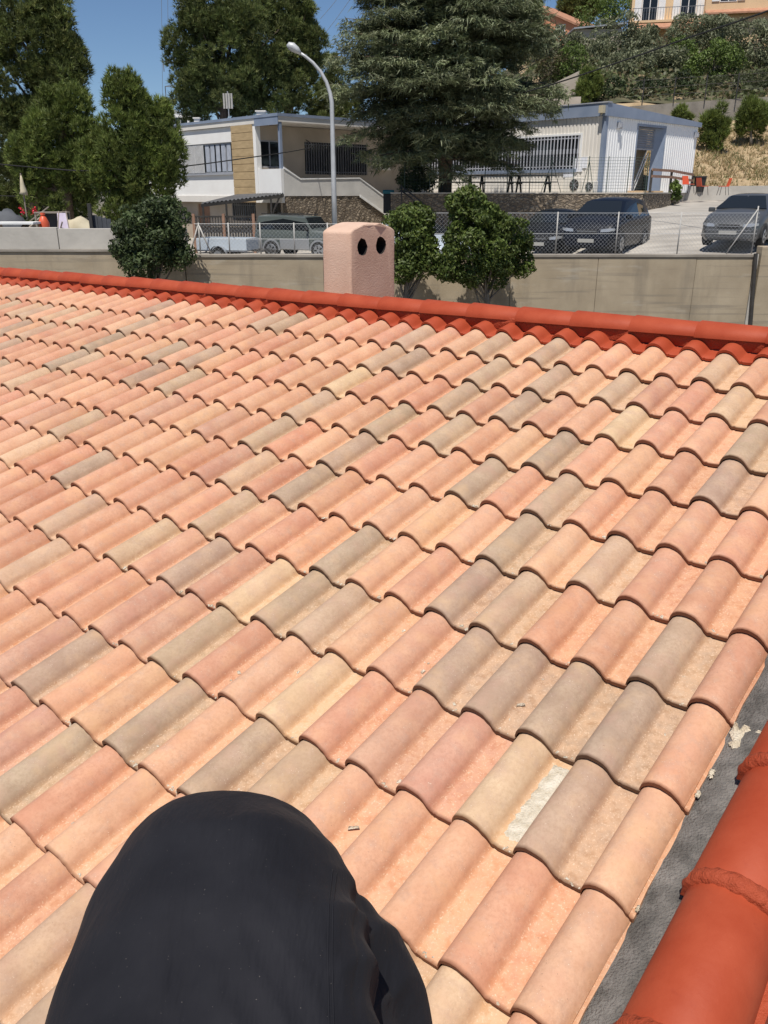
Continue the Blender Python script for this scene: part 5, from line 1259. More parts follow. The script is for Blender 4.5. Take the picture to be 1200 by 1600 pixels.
# ------------------------------------------------------------------ vehicles
def car(label, loc, ang, st, paint, L, W_, wheels, rw=0.31, cat='car', lower=None, cow=3, rf=4, rr=6, tail=7, dark_bumper=False, plate_z=0.42, name='parked_car', lamps='lens', roofrack=False):
    """st: stations front to rear (x, z_bottom, z_shoulder, z_roof, half width, half width at roof)"""
    t = thing(name, loc, label, cat, 'cars in the car park', ang)
    m = MB(); P = []
    for (x, zb, zs, zr, w, wr) in st:
        half = [(0,zb),(w*0.86,zb),(w*0.97,zb+0.10),(w,zb+0.24),(w*1.0,(zs+zb)/2+0.08),(w*0.985,zs-0.05),(w*0.95,zs),(wr+(w*0.95-wr)*0.06,zs+(zr-zs)*0.92),(wr*0.86,zr-0.004),(wr*0.45,zr+0.02),(0,zr+0.026)]
        P.append([Vector((x,y,z)) for y,z in half] + [Vector((x,-y,z)) for y,z in half[-2:0:-1]])
    m.grid(P, close=True)
    n = len(P[0]); m.f.append(list(range(n))); m.mi.append(0); m.f.append(list(range((len(P)-1)*n, len(P)*n))[::-1]); m.mi.append(0)
    me = m.mesh('body', paint, smooth=True); bm = bmesh.new(); bm.from_mesh(me); bmesh.ops.recalc_face_normals(bm, faces=bm.faces); bm.to_mesh(me); bm.free()
    me.set_sharp_from_angle(angle=math.radians(38)); body = link('body', me, t)
    # glass
    def lerp(a, b, k): return a + (b-a)*k
    def pan(name, quad, th, mat='glass_car'):
        q = [Vector(p) for p in quad]; nrm = (q[1]-q[0]).cross(q[3]-q[0]).normalized()*th
        b = MB(); b.add([p-nrm*0.5 for p in q]+[p+nrm for p in q], [(3,2,1,0),(4,5,6,7),(0,1,5,4),(1,2,6,5),(2,3,7,6),(3,0,4,7)]); return b.build(name, mat, t, local=True)
    c, f, r, tl = st[cow], st[rf], st[rr], st[tail]
    def top(s, k): # point k=0 shoulder, 1 roof on the y+ side, inset
        return Vector((s[0], (s[4]*0.95)*(1-k)+s[5]*k, s[2]*(1-k)+s[3]*k))
    a0, a1 = top(c, 0.12), top(f, 0.93)
    a0 = Vector((lerp(c[0],f[0],0.10), a0.y*0.92, lerp(c[3],f[3],0.12)+0.012)); a1 = Vector((lerp(c[0],f[0],0.92), f[5]*0.86, lerp(c[3],f[3],0.93)+0.012))
    pan('windscreen', [a0*1, Vector((a0.x,-a0.y,a0.z)), Vector((a1.x,-a1.y,a1.z)), a1], 0.016)
    b0 = Vector((lerp(tl[0],r[0],0.12), tl[5]*0.9, lerp(tl[3],r[3],0.14)+0.012)); b1 = Vector((lerp(tl[0],r[0],0.88), r[5]*0.84, lerp(tl[3],r[3],0.92)+0.012))
    pan('rear_window', [Vector((b0.x,-b0.y,b0.z)), b0, b1, Vector((b1.x,-b1.y,b1.z))], 0.016)
    for sg in (1, -1):
        for (s1, s2, k1, k2) in ((c,None,0.62,0.0),):
            xa_, xm, xb_ = lerp(c[0], f[0], 0.40), lerp(f[0], r[0], 0.45), lerp(r[0], tl[0], 0.42)
            def side(x, k):
                # interpolate the shell between stations
                for i in range(len(st)-1):
                    if st[i][0] >= x >= st[i+1][0]:
                        u = (st[i][0]-x)/(st[i][0]-st[i+1][0]); A_ = [lerp(p, q, u) for p, q in zip(st[i], st[i+1])]; break
                else: A_ = st[-1]
                y1 = A_[5]+(A_[4]*0.95-A_[5])*0.06; return Vector((x, sg*(lerp(A_[4]*0.95, y1, k)+0.004), lerp(A_[2], A_[2]+(A_[3]-A_[2])*0.92, k)))
            for (p, q) in ((xa_, xm-0.04), (xm+0.04, xb_)):
                w_ = [side(p,0.08), side(q,0.08), side(q-(0.0),0.86), side(p-0.12 if p == xa_ else p,0.86)]
                if sg > 0: w_ = w_[::-1]
                pan('side_window', w_, 0.010)
        # mirror
        mx = lerp(c[0], f[0], 0.42); b = MB(); y_ = sg*(c[4]*0.97); b.box(mx-0.06, mx+0.05, min(y_, y_+sg*0.20), max(y_, y_+sg*0.20), c[2]+0.03, c[2]+0.17); b.build('mirror', paint if not dark_bumper else 'plastic_black', t, local=True, bevel=0.03)
        # headlight wrapped over the corner
        s0_, s1_ = st[0], st[1]; zc_ = s1_[2]-0.10
        y0_ = s0_[4]
        b = MB(); b.add([(s0_[0]+0.012, sg*y0_*0.62, zc_-0.075),(s0_[0]+0.0, sg*y0_*0.97, zc_-0.065),(s1_[0]+0.02, sg*(s1_[4]+0.006), zc_-0.03),(s1_[0]+0.02, sg*(s1_[4]+0.004), zc_+0.04),(s0_[0]-0.02, sg*y0_*0.95, zc_+0.035),(s0_[0]+0.0, sg*y0_*0.64, zc_+0.01)],
              [(0,1,4,5),(1,2,3,4)] if sg > 0 else [(5,4,1,0),(4,3,2,1)]); b.build('headlight', 'lamp_lens', t, local=True)
        e = st[-1]; b = MB(); b.box(e[0]-0.02, e[0]+0.10, min(sg*e[4]*0.72, sg*e[4]*0.985), max(sg*e[4]*0.72, sg*e[4]*0.985), e[2]-0.25, e[2]-0.03); b.build('tail_light', 'lamp_red', t, local=True, bevel=0.02)
    b = MB(); s0_ = st[0]; b.box(s0_[0]-0.05, s0_[0]+0.012, -s0_[4]*0.46, s0_[4]*0.46, st[1][2]-0.22, st[1][2]-0.10); g_ = b.build('grille', 'plastic_black', t, local=True, bevel=0.01)
    b = MB(); b.box(s0_[0]+0.004, s0_[0]+0.02, -s0_[4]*0.46, s0_[4]*0.46, st[1][2]-0.165, st[1][2]-0.145); b.build('grille_bar', 'rim', g_, local=True)
    b = MB(); b.box(s0_[0]-0.12, s0_[0]+0.03, -s0_[4]*0.99, s0_[4]*0.99, s0_[1]+0.02, plate_z+0.10); b.build('bumper', 'plastic_black' if dark_bumper else paint, t, local=True, bevel=0.04)
    b = MB(); b.box(s0_[0]+0.032, s0_[0]+0.045, -0.26, 0.26, plate_z-0.05, plate_z+0.06); b.build('number_plate', 'plate', t, local=True)
    if lower:
        for sg in (1,-1):
            for xa_, xb_ in ((st[-1][0]+0.08, min(wheels)-rw-0.08), (min(wheels)+rw+0.08, max(wheels)-rw-0.08), (max(wheels)+rw+0.08, s0_[0]-0.10)):
                b = MB(); b.box(xa_, xb_, min(sg*(W_/2-0.02), sg*(W_/2+0.02)), max(sg*(W_/2-0.02), sg*(W_/2+0.02)), st[2][1]+0.02, st[2][1]+0.44)
                b.build('side_cladding', lower, t, local=True, bevel=0.02)
    for wx in wheels:
        for sg in (1,-1):
            yo = sg*(W_/2-0.10)
            b = MB(); b.tube([(wx, yo-0.115*1, rw),(wx, yo-0.10, rw),(wx, yo+0.10, rw),(wx, yo+0.115, rw)], [rw-0.03, rw, rw, rw-0.03], 22); 
            wo = b.build('wheel', 'tyre', t, local=True, smooth=True); wo.data.set_sharp_from_angle(angle=math.radians(40))
            b = MB(); b.tube([(wx, yo+sg*0.113, rw),(wx, yo+sg*0.122, rw)], [rw*0.66, rw*0.60], 20); b.build('rim', 'rim', wo, local=True)
            for k in range(5):
                a = k*2*math.pi/5; d = Vector((math.cos(a+0.62), 0, math.sin(a+0.62)))
                b = MB(); b.bar(Vector((wx,yo+sg*0.124,rw))+d*rw*0.2, Vector((wx,yo+sg*0.124,rw))+d*rw*0.56, rw*0.17, 0.008, up=(0,1,0)); b.build('rim_opening', 'plastic_black', wo, local=True)
            ar = MB(); P = []
            for k in range(15):
                a = math.pi*k/14*1.04-0.06; P.append([Vector((wx+math.cos(a)*(rw+0.005), sg*(W_/2-0.30), rw+math.sin(a)*(rw+0.005))), Vector((wx+math.cos(a)*(rw+0.075), sg*(W_/2+0.008), rw+math.sin(a)*(rw+0.075))), ])
                P[-1].append(Vector((wx+math.cos(a)*(rw+0.0), sg*(W_/2+0.012), rw+math.sin(a)*(rw+0.0))))
            ar.grid(P); ar.build('wheel_arch', lower or 'plastic_black', t, local=True)
    if roofrack:
        b = MB()
        for sg in (1,-1): b.bar((st[rf][0]-0.1, sg*st[rf][5]*0.86, st[rf][3]+0.07), (st[rr][0]+0.1, sg*st[rr][5]*0.86, st[rr][3]+0.07), 0.035)
        b.build('roof_rail', 'plastic_black', t, local=True)
    return t
def hd_(a): return math.atan2(-math.cos(math.radians(a)), -math.sin(math.radians(a)))      # car nose turned a degrees to the left of the viewer
SEDAN = [(2.22,0.22,0.50,0.52,0.66,0.5),(2.02,0.18,0.70,0.74,0.82,0.62),(1.5,0.17,0.84,0.90,0.865,0.70),(0.95,0.17,0.92,0.97,0.875,0.74),(0.10,0.17,0.94,1.38,0.875,0.58),(-0.55,0.17,0.95,1.42,0.875,0.57),(-1.05,0.17,0.96,1.36,0.87,0.55),(-1.75,0.18,0.97,1.02,0.86,0.68),(-2.1,0.22,0.94,0.97,0.82,0.66),(-2.25,0.30,0.80,0.84,0.76,0.6)]
MPV = [(2.08,0.22,0.62,0.64,0.70,0.54),(1.93,0.18,0.86,0.90,0.84,0.66),(1.62,0.17,0.98,1.04,0.88,0.74),(1.38,0.17,1.02,1.10,0.89,0.76),(0.42,0.17,1.05,1.60,0.895,0.64),(-0.6,0.17,1.06,1.68,0.895,0.64),(-1.72,0.17,1.08,1.62,0.885,0.62),(-2.02,0.19,1.08,1.16,0.87,0.72),(-2.12,0.30,0.92,0.98,0.82,0.66)]
HATCH = [(1.98,0.22,0.56,0.58,0.66,0.5),(1.80,0.18,0.74,0.78,0.80,0.62),(1.35,0.17,0.88,0.94,0.85,0.70),(0.95,0.17,0.93,0.99,0.86,0.72),(0.08,0.17,0.94,1.42,0.86,0.58),(-0.55,0.17,0.95,1.46,0.86,0.57),(-1.40,0.17,0.98,1.38,0.85,0.55),(-1.85,0.19,0.98,1.02,0.83,0.66),(-1.98,0.30,0.86,0.90,0.78,0.62)]
JEEP = [(1.90,0.36,0.78,0.80,0.76,0.68),(1.82,0.34,0.98,1.02,0.82,0.72),(1.35,0.34,1.05,1.10,0.84,0.75),(0.80,0.34,1.08,1.13,0.845,0.76),(0.45,0.34,1.08,1.62,0.845,0.74),(-0.6,0.34,1.09,1.68,0.845,0.75),(-1.72,0.34,1.10,1.66,0.845,0.74),(-1.84,0.34,1.10,1.20,0.84,0.76),(-1.90,0.42,0.96,1.02,0.81,0.72)]
def park(px, Y, zoff=0.0):
    p = at(px, 398, Y); p.z = lot_z(p.x, p.y)+zoff; return p
car('grey hatchback parked nose-on at the right edge of the car park', park(1158,28.2), hd_(36), [(a, b, c*1.03, d*1.045, e*1.02, f*1.03) for a, b, c, d, e, f in HATCH], 'paint_graphite', 4.0, 1.76, (1.22,-1.25))
car('black people carrier in the middle right of the car park', park(946,29.2), hd_(32), MPV, 'paint_navy', 4.2, 1.79, (1.28,-1.28), 0.32)
car('black hatchback half hidden behind the heart-shaped tree', park(862,30.5), hd_(26), HATCH, 'paint_black', 4.0, 1.72, (1.22,-1.25))
car('pale blue car glimpsed between the two street trees', park(655,28.8), hd_(-38), HATCH, 'paint_ice', 4.0, 1.72, (1.22,-1.25))
car('dark green and silver off-roader beside the chimney', park(476,36.5,-0.05), math.radians(-24), JEEP, 'paint_green', 3.8, 1.68, (1.12,-1.10), 0.345, 'off-roader', lower='paint_silver', dark_bumper=True, plate_z=0.55, roofrack=True)
# light trailer beside the off-roader
tp = park(357, 35.5); tl_ = thing('utility_trailer', tp, 'light grey-blue utility trailer left of the off-roader', 'trailer', rz=math.radians(-14))
b = MB(); b.box(-1.05,1.05,-0.62,0.62,0.42,0.47); b.build('bed', 'zinc', tl_, local=True)
for (x0,x1,y0,y1) in ((-1.05,1.05,-0.64,-0.61),(-1.05,1.05,0.61,0.64),(-1.08,-1.05,-0.64,0.64),(1.05,1.08,-0.64,0.64)):
    b = MB(); b.box(x0,x1,y0,y1,0.47,0.92); b.build('side_panel', 'paint_ice', tl_, local=True, bevel=0.005)
for s in (-1,1):
    b = MB(); b.tube([(-0.1,s*0.66,0.29),(-0.1,s*0.82,0.29)], 0.29, 18); w = b.build('wheel', 'tyre', tl_, local=True); b = MB(); b.tube([(-0.1,s*0.82,0.29),(-0.1,s*0.83,0.29)], 0.17, 14); b.build('rim', 'rim', w, local=True)
    b = MB(); P = [[Vector((-0.1+math.cos(math.pi*k/10)*0.36, s*0.65, 0.29+math.sin(math.pi*k/10)*0.36)), Vector((-0.1+math.cos(math.pi*k/10)*0.36, s*0.86, 0.29+math.sin(math.pi*k/10)*0.36))] for k in range(11)]; b.grid(P); b.build('mudguard', 'paint_silver', tl_, local=True)
b = MB(); b.bar((1.05,0,0.44),(2.1,0,0.44),0.08); b.tube([(1.9,0,0.0),(1.9,0,0.5)],0.03,8); b.build('drawbar', 'dark_metal', tl_, local=True)

# ------------------------------------------------------------------ carport, gate and yard things on the left
cp = thing('carport', at(360,380,41.5), 'dark grey corrugated carport roof on thin posts before the white building', 'carport')
q0, q1, q2, q3 = at(314,318,40.0), at(440,303.5,42.0), at(443,301.2,44.0), at(372,304,45.0)
b = MB(); n = 40; P = []
for i in range(n+1):
    t = i/n; a_, c_ = q0.lerp(q1, t), q3.lerp(q2, t); P.append([a_.lerp(c_, k/4)+Vector((0,0,0.03*math.cos(i*math.pi))) for k in range(5)])
b.grid(P); b.grid([[p-Vector((0,0,0.05)) for p in r][::-1] for r in P]); b.build('corrugated_sheet', 'awning_grey', cp)
b = MB(); b.bar(q0-Vector((0,0,0.09)), q1-Vector((0,0,0.09)), 0.07, 0.12); b.bar(q3-Vector((0,0,0.09)), q2-Vector((0,0,0.09)), 0.07, 0.12); b.bar(q1-Vector((0,0,0.09)), q2-Vector((0,0,0.09)), 0.07, 0.12); b.build('roof_beam', 'dark_metal', cp)
for t, e in ((0.02, q0), (0.3, q0), (0.86, q0)):
    p = q0.lerp(q1, t); b = MB(); b.bar((p.x,p.y,-1.0), p-Vector((0,0,0.1)), 0.08); b.build('post', 'dark_metal', cp)
b = MB(); p = q0.lerp(q1, 0.86); b.bar(p-Vector((0,0,0.9)), q0.lerp(q1,0.97)-Vector((0,0,0.12)), 0.06); b.build('brace', 'dark_metal', cp)
mg = thing('metal_gate', at(352,380,39.6), 'black barred metal gate with brown sheet below the carport', 'gate')
GX0, GX1 = at(304,360,39.6).x, at(397,360,39.6).x; gz0, gz1_ = at(350,392,39.6).z, at(350,337,39.6).z
bb = MB(); bb.box(-0.018,0.018,-0.018,0.018,0,gz1_-gz0-0.06); bme = bb.mesh('bar', 'dark_metal')
nb = 22
for i in range(nb+1):
    o = bpy.data.objects.new('bar', bme); COL.objects.link(o); o.parent = mg; o.location = Vector((GX0+(GX1-GX0)*i/nb, 39.6, gz0)) - rootloc(mg)
for z in (gz0+0.05, gz0+(gz1_-gz0)*0.72, gz1_-0.04): b = MB(); b.box(GX0, GX1, 39.56, 39.64, z-0.04, z+0.04); b.build('gate_rail', 'dark_metal', mg)
b = MB(); b.box(GX0+0.02, GX1-0.02, 39.68, 39.70, gz0, gz0+(gz1_-gz0)*0.68); b.build('sheet', 'room_wall', mg)
for x in (GX0, (GX0+GX1)/2, GX1): b = MB(); b.box(x-0.06, x+0.06, 39.54, 39.66, gz0-0.3, gz1_+0.08); b.build('gate_post', 'brick_brown', mg)

YD = 27.0
def yz(px, py, Y=YD): return at(px, py, Y)
p = yz(27, 352, 26.2); b = MB(); b.box(p.x-0.62, p.x+0.62, p.y-0.35, p.y+0.35, 0.86, 0.92)
tt = thing('trestle_table', (p.x, p.y, 0.5), 'long white trestle table top showing over the wall, far left', 'table'); b.build('tabletop', 'white_cap', tt)
for sx in (-0.5, 0.5): b = MB(); b.bar((p.x+sx, p.y-0.3, 0.5), (p.x+sx, p.y+0.0, 0.87), 0.04); b.bar((p.x+sx, p.y+0.3, 0.5), (p.x+sx, p.y+0.0, 0.87), 0.04); b.build('trestle', 'wood_grey', tt)
for i, (a_, c_, w, lab) in enumerate((((30,350),(76,323),0.12,'long grey plank leaning up to the right in the yard'), ((40,352),(66,337),0.10,'shorter grey plank under the long leaning plank in the yard'))):
    b = MB(); b.bar(yz(*a_, 28.0-0.3*i)-Vector((0,0,0.15)), yz(*c_, 28.4-0.3*i), w, 0.03); single(b, 'leaning_plank', 'wood_grey', lab, 'plank')
p = yz(84, 352, 28.0); fr = thing('wooden_frame', (p.x, p.y, 0.5), 'dark wooden box frame standing behind the boundary wall', 'frame')
w, h = 0.42, yz(84,333,28).z - 0.5
for sx in (-1, 1):
    for sy in (-1, 1): b = MB(); b.bar((p.x+sx*w, p.y+sy*0.3, 0.5), (p.x+sx*w, p.y+sy*0.3, 0.5+h), 0.05); b.build('upright', 'wood_grey', fr)
b = MB(); b.box(p.x-w-0.03, p.x+w+0.03, p.y-0.34, p.y+0.34, 0.5+h, 0.54+h); b.build('top_board', 'wood_grey', fr); b = MB(); b.box(p.x-w, p.x+w, p.y+0.25, p.y+0.28, 0.5, 0.5+h-0.02); b.build('back_panel', 'tarp_grey', fr)
p = yz(98, 352, 27.0); dk = thing('deck_chair', (p.x, p.y, 0.5), 'folded lilac deck chair leaning behind the boundary wall', 'deck chair')
zt_ = yz(98,333,27).z
b = MB(); b.add([(p.x-0.16,p.y,0.55),(p.x+0.20,p.y,0.55),(p.x+0.06,p.y+0.25,zt_),(p.x-0.22,p.y+0.25,zt_),(p.x-0.16,p.y+0.02,0.55),(p.x+0.20,p.y+0.02,0.55),(p.x+0.06,p.y+0.27,zt_),(p.x-0.22,p.y+0.27,zt_)], [(0,1,2,3),(7,6,5,4),(0,3,7,4),(1,5,6,2),(3,2,6,7)]); b.build('sling', 'lilac_cloth', dk)
for sx in (-0.19, 0.20): b = MB(); b.bar((p.x+sx,p.y-0.01,0.5),(p.x+sx*0.55-0.06,p.y+0.27,zt_+0.05),0.03); b.build('leg', 'wood_grey', dk)
b = MB(); b.bar((p.x-0.24,p.y+0.2,0.5),(p.x+0.02,p.y-0.05,zt_-0.25),0.03); b.build('leg', 'wood_grey', dk)
p = yz(69, 352, 26.6); b = MB(); b.tube([(p.x,p.y,0.5),(p.x,p.y,0.62),(p.x,p.y,0.88),(p.x,p.y,1.02),(p.x,p.y,1.10)], [0.13,0.16,0.16,0.10,0.04], 14); bt = thing('gas_bottle', (p.x,p.y,0.5), 'small orange gas bottle beside the leaning planks', 'gas bottle'); b.build('bottle', 'orange_plastic', bt, smooth=True); b = MB(); b.tube([(p.x,p.y,1.10),(p.x,p.y,1.17)], 0.07, 10); b.build('collar', 'orange_plastic', bt)
p = yz(122, 352, 28.0); b = MB(); P = []
for i in range(13):
    t = i/12; P.append([Vector((p.x-0.62+1.24*t, p.y+0.45*math.cos(math.pi*k/8), 0.5+max(0.02,(0.50+0.05*math.sin(i*1.1))*math.sin(math.pi*k/8)*(math.sin(math.pi*min(1,max(0,t*0.96+0.02)))**0.4)))) for k in range(9)])
b.grid(P); single(b, 'covered_heap', 'cream_cloth', 'cream tarpaulin over a rounded heap in the yard', 'tarpaulin', smooth=True)
for i, (pa, pb2, top_, lab) in enumerate(((140,146,318,'dark upright post at the left end of the grey screen'), )):
    p = yz(143, 352, 26.4); b = MB(); b.box(p.x-0.05, p.x+0.05, p.y-0.05, p.y+0.05, 0.4, yz(143,318,26.4).z); single(b, 'screen_post', 'dark_metal', lab, 'post', bevel=0.005)
sc_ = thing('garden_screen', yz(157,356,26.5), 'dark grey sheet screen between the post and the street tree', 'screen')
for i in range(4):
    xa_, xb_ = yz(146+7*i,350,26.5).x, yz(152.5+7*i,350,26.5).x; b = MB(); b.box(xa_, xb_, 26.5, 26.53, 0.5, yz(150,336+2*i,26.5).z); b.build('sheet', 'tarp_grey', sc_)
for i, (px, py) in enumerate(((36,331),(53,330))):
    p = yz(px, py, 30); fl = thing('potted_geranium', (p.x, p.y, p.z-0.75), ('left', 'right')[i] + ' red-flowered potted plant in the shade of the tall pine', 'plant', 'red flowers in the yard')
    b = MB(); b.tube([(p.x,p.y,p.z-0.75),(p.x,p.y,p.z-0.45)], [0.10,0.15], 12); b.build('pot', 'brick_brown', fl)
    rg = np.random.default_rng(80+i); Pq = np.array(p)+rg.normal(size=(40,3))*np.array([.05,.05,.07]); V, F = leaf_cards(rg, Pq, unit(rg.normal(size=(40,3))), 0.06, 0.05)
    link('flowers', np_mesh('flowers', V-np.array(fl.location), F, 'flower_red'), fl)
    Pq = np.array(p)+np.array([0,0,-0.25])+rg.normal(size=(90,3))*np.array([.12,.12,.10]); V, F = leaf_cards(rg, Pq, unit(rg.normal(size=(90,3))), 0.11, 0.07)
    link('leaves', np_mesh('leaves', V-np.array(fl.location), F, 'leaf', np.tile(np.array([[0.06,0.10,0.03]]), (len(V),1))), fl)
p = yz(36, 298, 30); ub = thing('closed_parasol', (p.x, p.y, 0.5), 'closed cream parasol in front of the dark pine, far left', 'parasol')
b = MB(); b.tube([(p.x,p.y,0.5),(p.x,p.y,p.z+0.55)], 0.025, 8); b.build('pole', 'wood_grey', ub)
b = MB(); b.tube([(p.x,p.y,p.z-0.12),(p.x+0.02,p.y,p.z-0.02),(p.x,p.y,p.z+0.2),(p.x,p.y,p.z+0.5)], [0.14,0.11,0.07,0.02], 10); b.build('folded_canopy', 'cream_cloth', ub, smooth=True)
b = MB(); P = []
p = yz(12, 348, 27.6); rg = random.Random(4)
for i in range(10):
    P.append([Vector((p.x-0.55+1.1*i/9, p.y+0.5*math.cos(math.pi*k/8), 0.5+0.78*math.sin(math.pi*k/8)*math.sin(math.pi*(0.08+0.84*i/9))**0.6*rg.uniform(0.85,1.1))) for k in range(9)])
b.grid(P); single(b, 'covered_stack', 'tarp_grey', 'stack under a dark grey tarpaulin at the far left edge', 'tarpaulin', smooth=True)

# ------------------------------------------------------------------ terrace furniture
def picnic(px, label, Y=40.6):
    p = at(px, 290, Y); t = thing('picnic_table', (p.x, p.y, TZ), label, 'picnic table', 'picnic tables on the terrace')
    for k in range(4): b = MB(); b.box(p.x-0.95, p.x+0.95, p.y-0.38+0.195*k, p.y-0.38+0.195*k+0.18, TZ+0.70, TZ+0.745); b.build('plank', 'wood_grey', t)
    for s in (-1, 1): b = MB(); b.box(p.x-0.95, p.x+0.95, p.y+s*0.72-0.13, p.y+s*0.72+0.13, TZ+0.42, TZ+0.46); b.build('bench', 'wood_grey', t)
    for sx in (-0.65, 0.65):
        b = MB(); b.bar((p.x+sx,p.y-0.72,TZ),(p.x+sx,p.y-0.2,TZ+0.70),0.07); b.bar((p.x+sx,p.y+0.72,TZ),(p.x+sx,p.y+0.2,TZ+0.70),0.07); b.bar((p.x+sx,p.y-0.8,TZ+0.38),(p.x+sx,p.y+0.8,TZ+0.38),0.06); b.build('trestle', 'dark_metal', t)
picnic(712, 'picnic table left of the cedar trunk'); picnic(775, 'picnic table in the middle, right of the cedar trunk'); picnic(833, 'rightmost picnic table, in front of the lit grille')
def chair(px, py, Y, ang, label):
    p = at(px, py, Y); zg = p.z; t = thing('plastic_chair', (p.x, p.y, zg), label, 'chair', 'orange chairs at the top of the ramp', ang)
    b = MB(); b.box(-0.22,0.22,-0.22,0.22,0.43,0.46); b.build('seat', 'orange_plastic', t, local=True, bevel=0.01)
    b = MB(); b.add([(-0.21,0.20,0.46),(0.21,0.20,0.46),(0.19,0.30,0.86),(-0.19,0.30,0.86),(-0.21,0.23,0.46),(0.21,0.23,0.46),(0.19,0.33,0.86),(-0.19,0.33,0.86)], [(0,1,2,3),(7,6,5,4),(3,2,6,7),(0,3,7,4),(1,5,6,2),(0,4,5,1)]); b.build('backrest', 'orange_plastic', t, local=True)
    for sx in (-1,1):
        for sy in (-1,1): b = MB(); b.tube([(sx*0.18,sy*0.17,0.44),(sx*0.23,sy*0.24,0.0)], 0.014, 6); b.build('leg', 'dark_metal', t, local=True)
chair(1074, 302, 47.0, 0.4, 'orange plastic chair against the prefab wall, left of the black bin')
chair(1096, 305, 47.5, 1.9, 'orange plastic chair facing left, beside the black bin')
chair(1129, 305, 48.0, -1.6, 'orange plastic chair standing alone at the right')
p = at(1093, 290, 49.0); bn = thing('waste_bin', (p.x, p.y, at(1093,300,49).z), 'black round waste bin behind the middle orange chair', 'bin'); zb_ = at(1093,300,49).z
b = MB(); b.tube([(p.x,p.y,zb_),(p.x,p.y,zb_+0.75)], [0.25,0.32], 16); b.build('tub', 'plastic_black', bn); b = MB(); b.tube([(p.x,p.y,zb_+0.75),(p.x,p.y,zb_+0.81)], [0.36,0.35], 16); b.build('rim', 'plastic_black', bn)
p = at(607, 291, 41.5); gb = thing('wheelie_bin', (p.x, p.y, TZ-0.1), 'dark bin with a turquoise lid at the top of the steps', 'bin')
b = MB(); b.box(p.x-0.24,p.x+0.24,p.y-0.28,p.y+0.28,TZ-0.9,TZ-0.05); b.build('body', 'plastic_black', gb, bevel=0.03); b = MB(); b.box(p.x-0.27,p.x+0.27,p.y-0.32,p.y+0.30,TZ-0.05,TZ+0.12); b.build('lid', 'green_bin', gb, bevel=0.04)
# dark hose lying across the foot of the ramp
cable('dark hose lying across the foot of the ramp', [Vector((p_.x, p_.y, lot_z(p_.x,p_.y)+0.035)) for p_ in (at(990,393,26.3), at(1020,392,26.2), at(1050,391,26.4), at(1062,387,26.6), at(1085,389,26.4))], 0.03, n=8, name='hose')

# ------------------------------------------------------------------ the person bent over the tiles in front of the camera
def roof_z(x, y): return RO.z - (RN.x*(x-RO.x) + RN.y*(y-RO.y))/RN.z
def shirt_mat():
    m, nt, bs = newmat('black_jersey'); MATS['black_jersey'] = m
    v = N(nt, 'ShaderNodeNewGeometry').outputs['Position']
    c = mix(nt, ramp(nt, noise(nt, v, 5, 4), 0.35, 0.7), (0.0105, 0.0106, 0.0140), (0.0190, 0.0188, 0.0230))
    c = mix(nt, ramp(nt, noise(nt, v, 260, 1), 0.775, 0.80, (0,0,0), (0.35,0.35,0.35)), c, (0.22, 0.19, 0.17))
    nt.links.new(c, bs.inputs['Base Color']); bs.inputs['Roughness'].default_value = 0.85; bs.inputs['Specular IOR Level'].default_value = 0.16
    bs.inputs['Sheen Weight'].default_value = 0.02; bs.inputs['Sheen Roughness'].default_value = 0.5
    wv = vmul(nt, v, (9, 2.4, 6)); w2 = noise(nt, wv, 1.6, 4, 0.55); fine = noise(nt, v, 420, 2)
    b1 = N(nt, 'ShaderNodeBump'); b1.inputs['Strength'].default_value = 0.8; b1.inputs['Distance'].default_value = 0.018; nt.links.new(w2, b1.inputs['Height'])
    b2 = N(nt, 'ShaderNodeBump'); b2.inputs['Strength'].default_value = 0.12; b2.inputs['Distance'].default_value = 0.002; nt.links.new(fine, b2.inputs['Height']); nt.links.new(b1.outputs[0], b2.inputs['Normal'])
    nt.links.new(b2.outputs[0], bs.inputs['Normal'])
shirt_mat()
pz0 = roof_z(-0.22, 0.45)
person = thing('person', (-0.22, 0.45, pz0), 'person in a black T-shirt bent over the tiles, seen from behind', 'person')
def loft(m, rings, right, n=28, ex=2.05, capped=True):
    """rings: (y, z, x, half width, half height)"""
    C = [Vector((r[2], r[0], r[1])) for r in rings]; P = []
    for i, r in enumerate(rings):
        t = (C[min(i+1,len(C)-1)]-C[max(i-1,0)]).normalized(); rt = Vector(right).normalized(); up = rt.cross(t).normalized(); rt = t.cross(up)
        row = []
        for j in range(n):
            a = 2*math.pi*j/n; c, s = math.cos(a), math.sin(a)
            row.append(C[i] + rt*(r[3]*math.copysign(abs(c)**(2/ex), c)) + up*(r[4]*math.copysign(abs(s)**(2/ex), s)))
        P.append(row)
    b = len(m.v); m.grid(P, close=True)
    if capped:
        m.f.append([b+j for j in range(n)]); m.mi.append(0); m.f.append([b+(len(P)-1)*n+j for j in range(n)][::-1]); m.mi.append(0)
TORSO = [(.38,.33,-.222,.185,.13),(.47,.435,-.226,.207,.142),(.58,.525,-.230,.222,.148),(.74,.600,-.236,.232,.150),(.90,.628,-.246,.232,.156),(1.04,.614,-.267,.224,.160),(1.16,.570,-.292,.200,.152),(1.25,.505,-.312,.172,.134),(1.32,.41,-.308,.110,.105),(1.365,.325,-.305,.075,.080)]
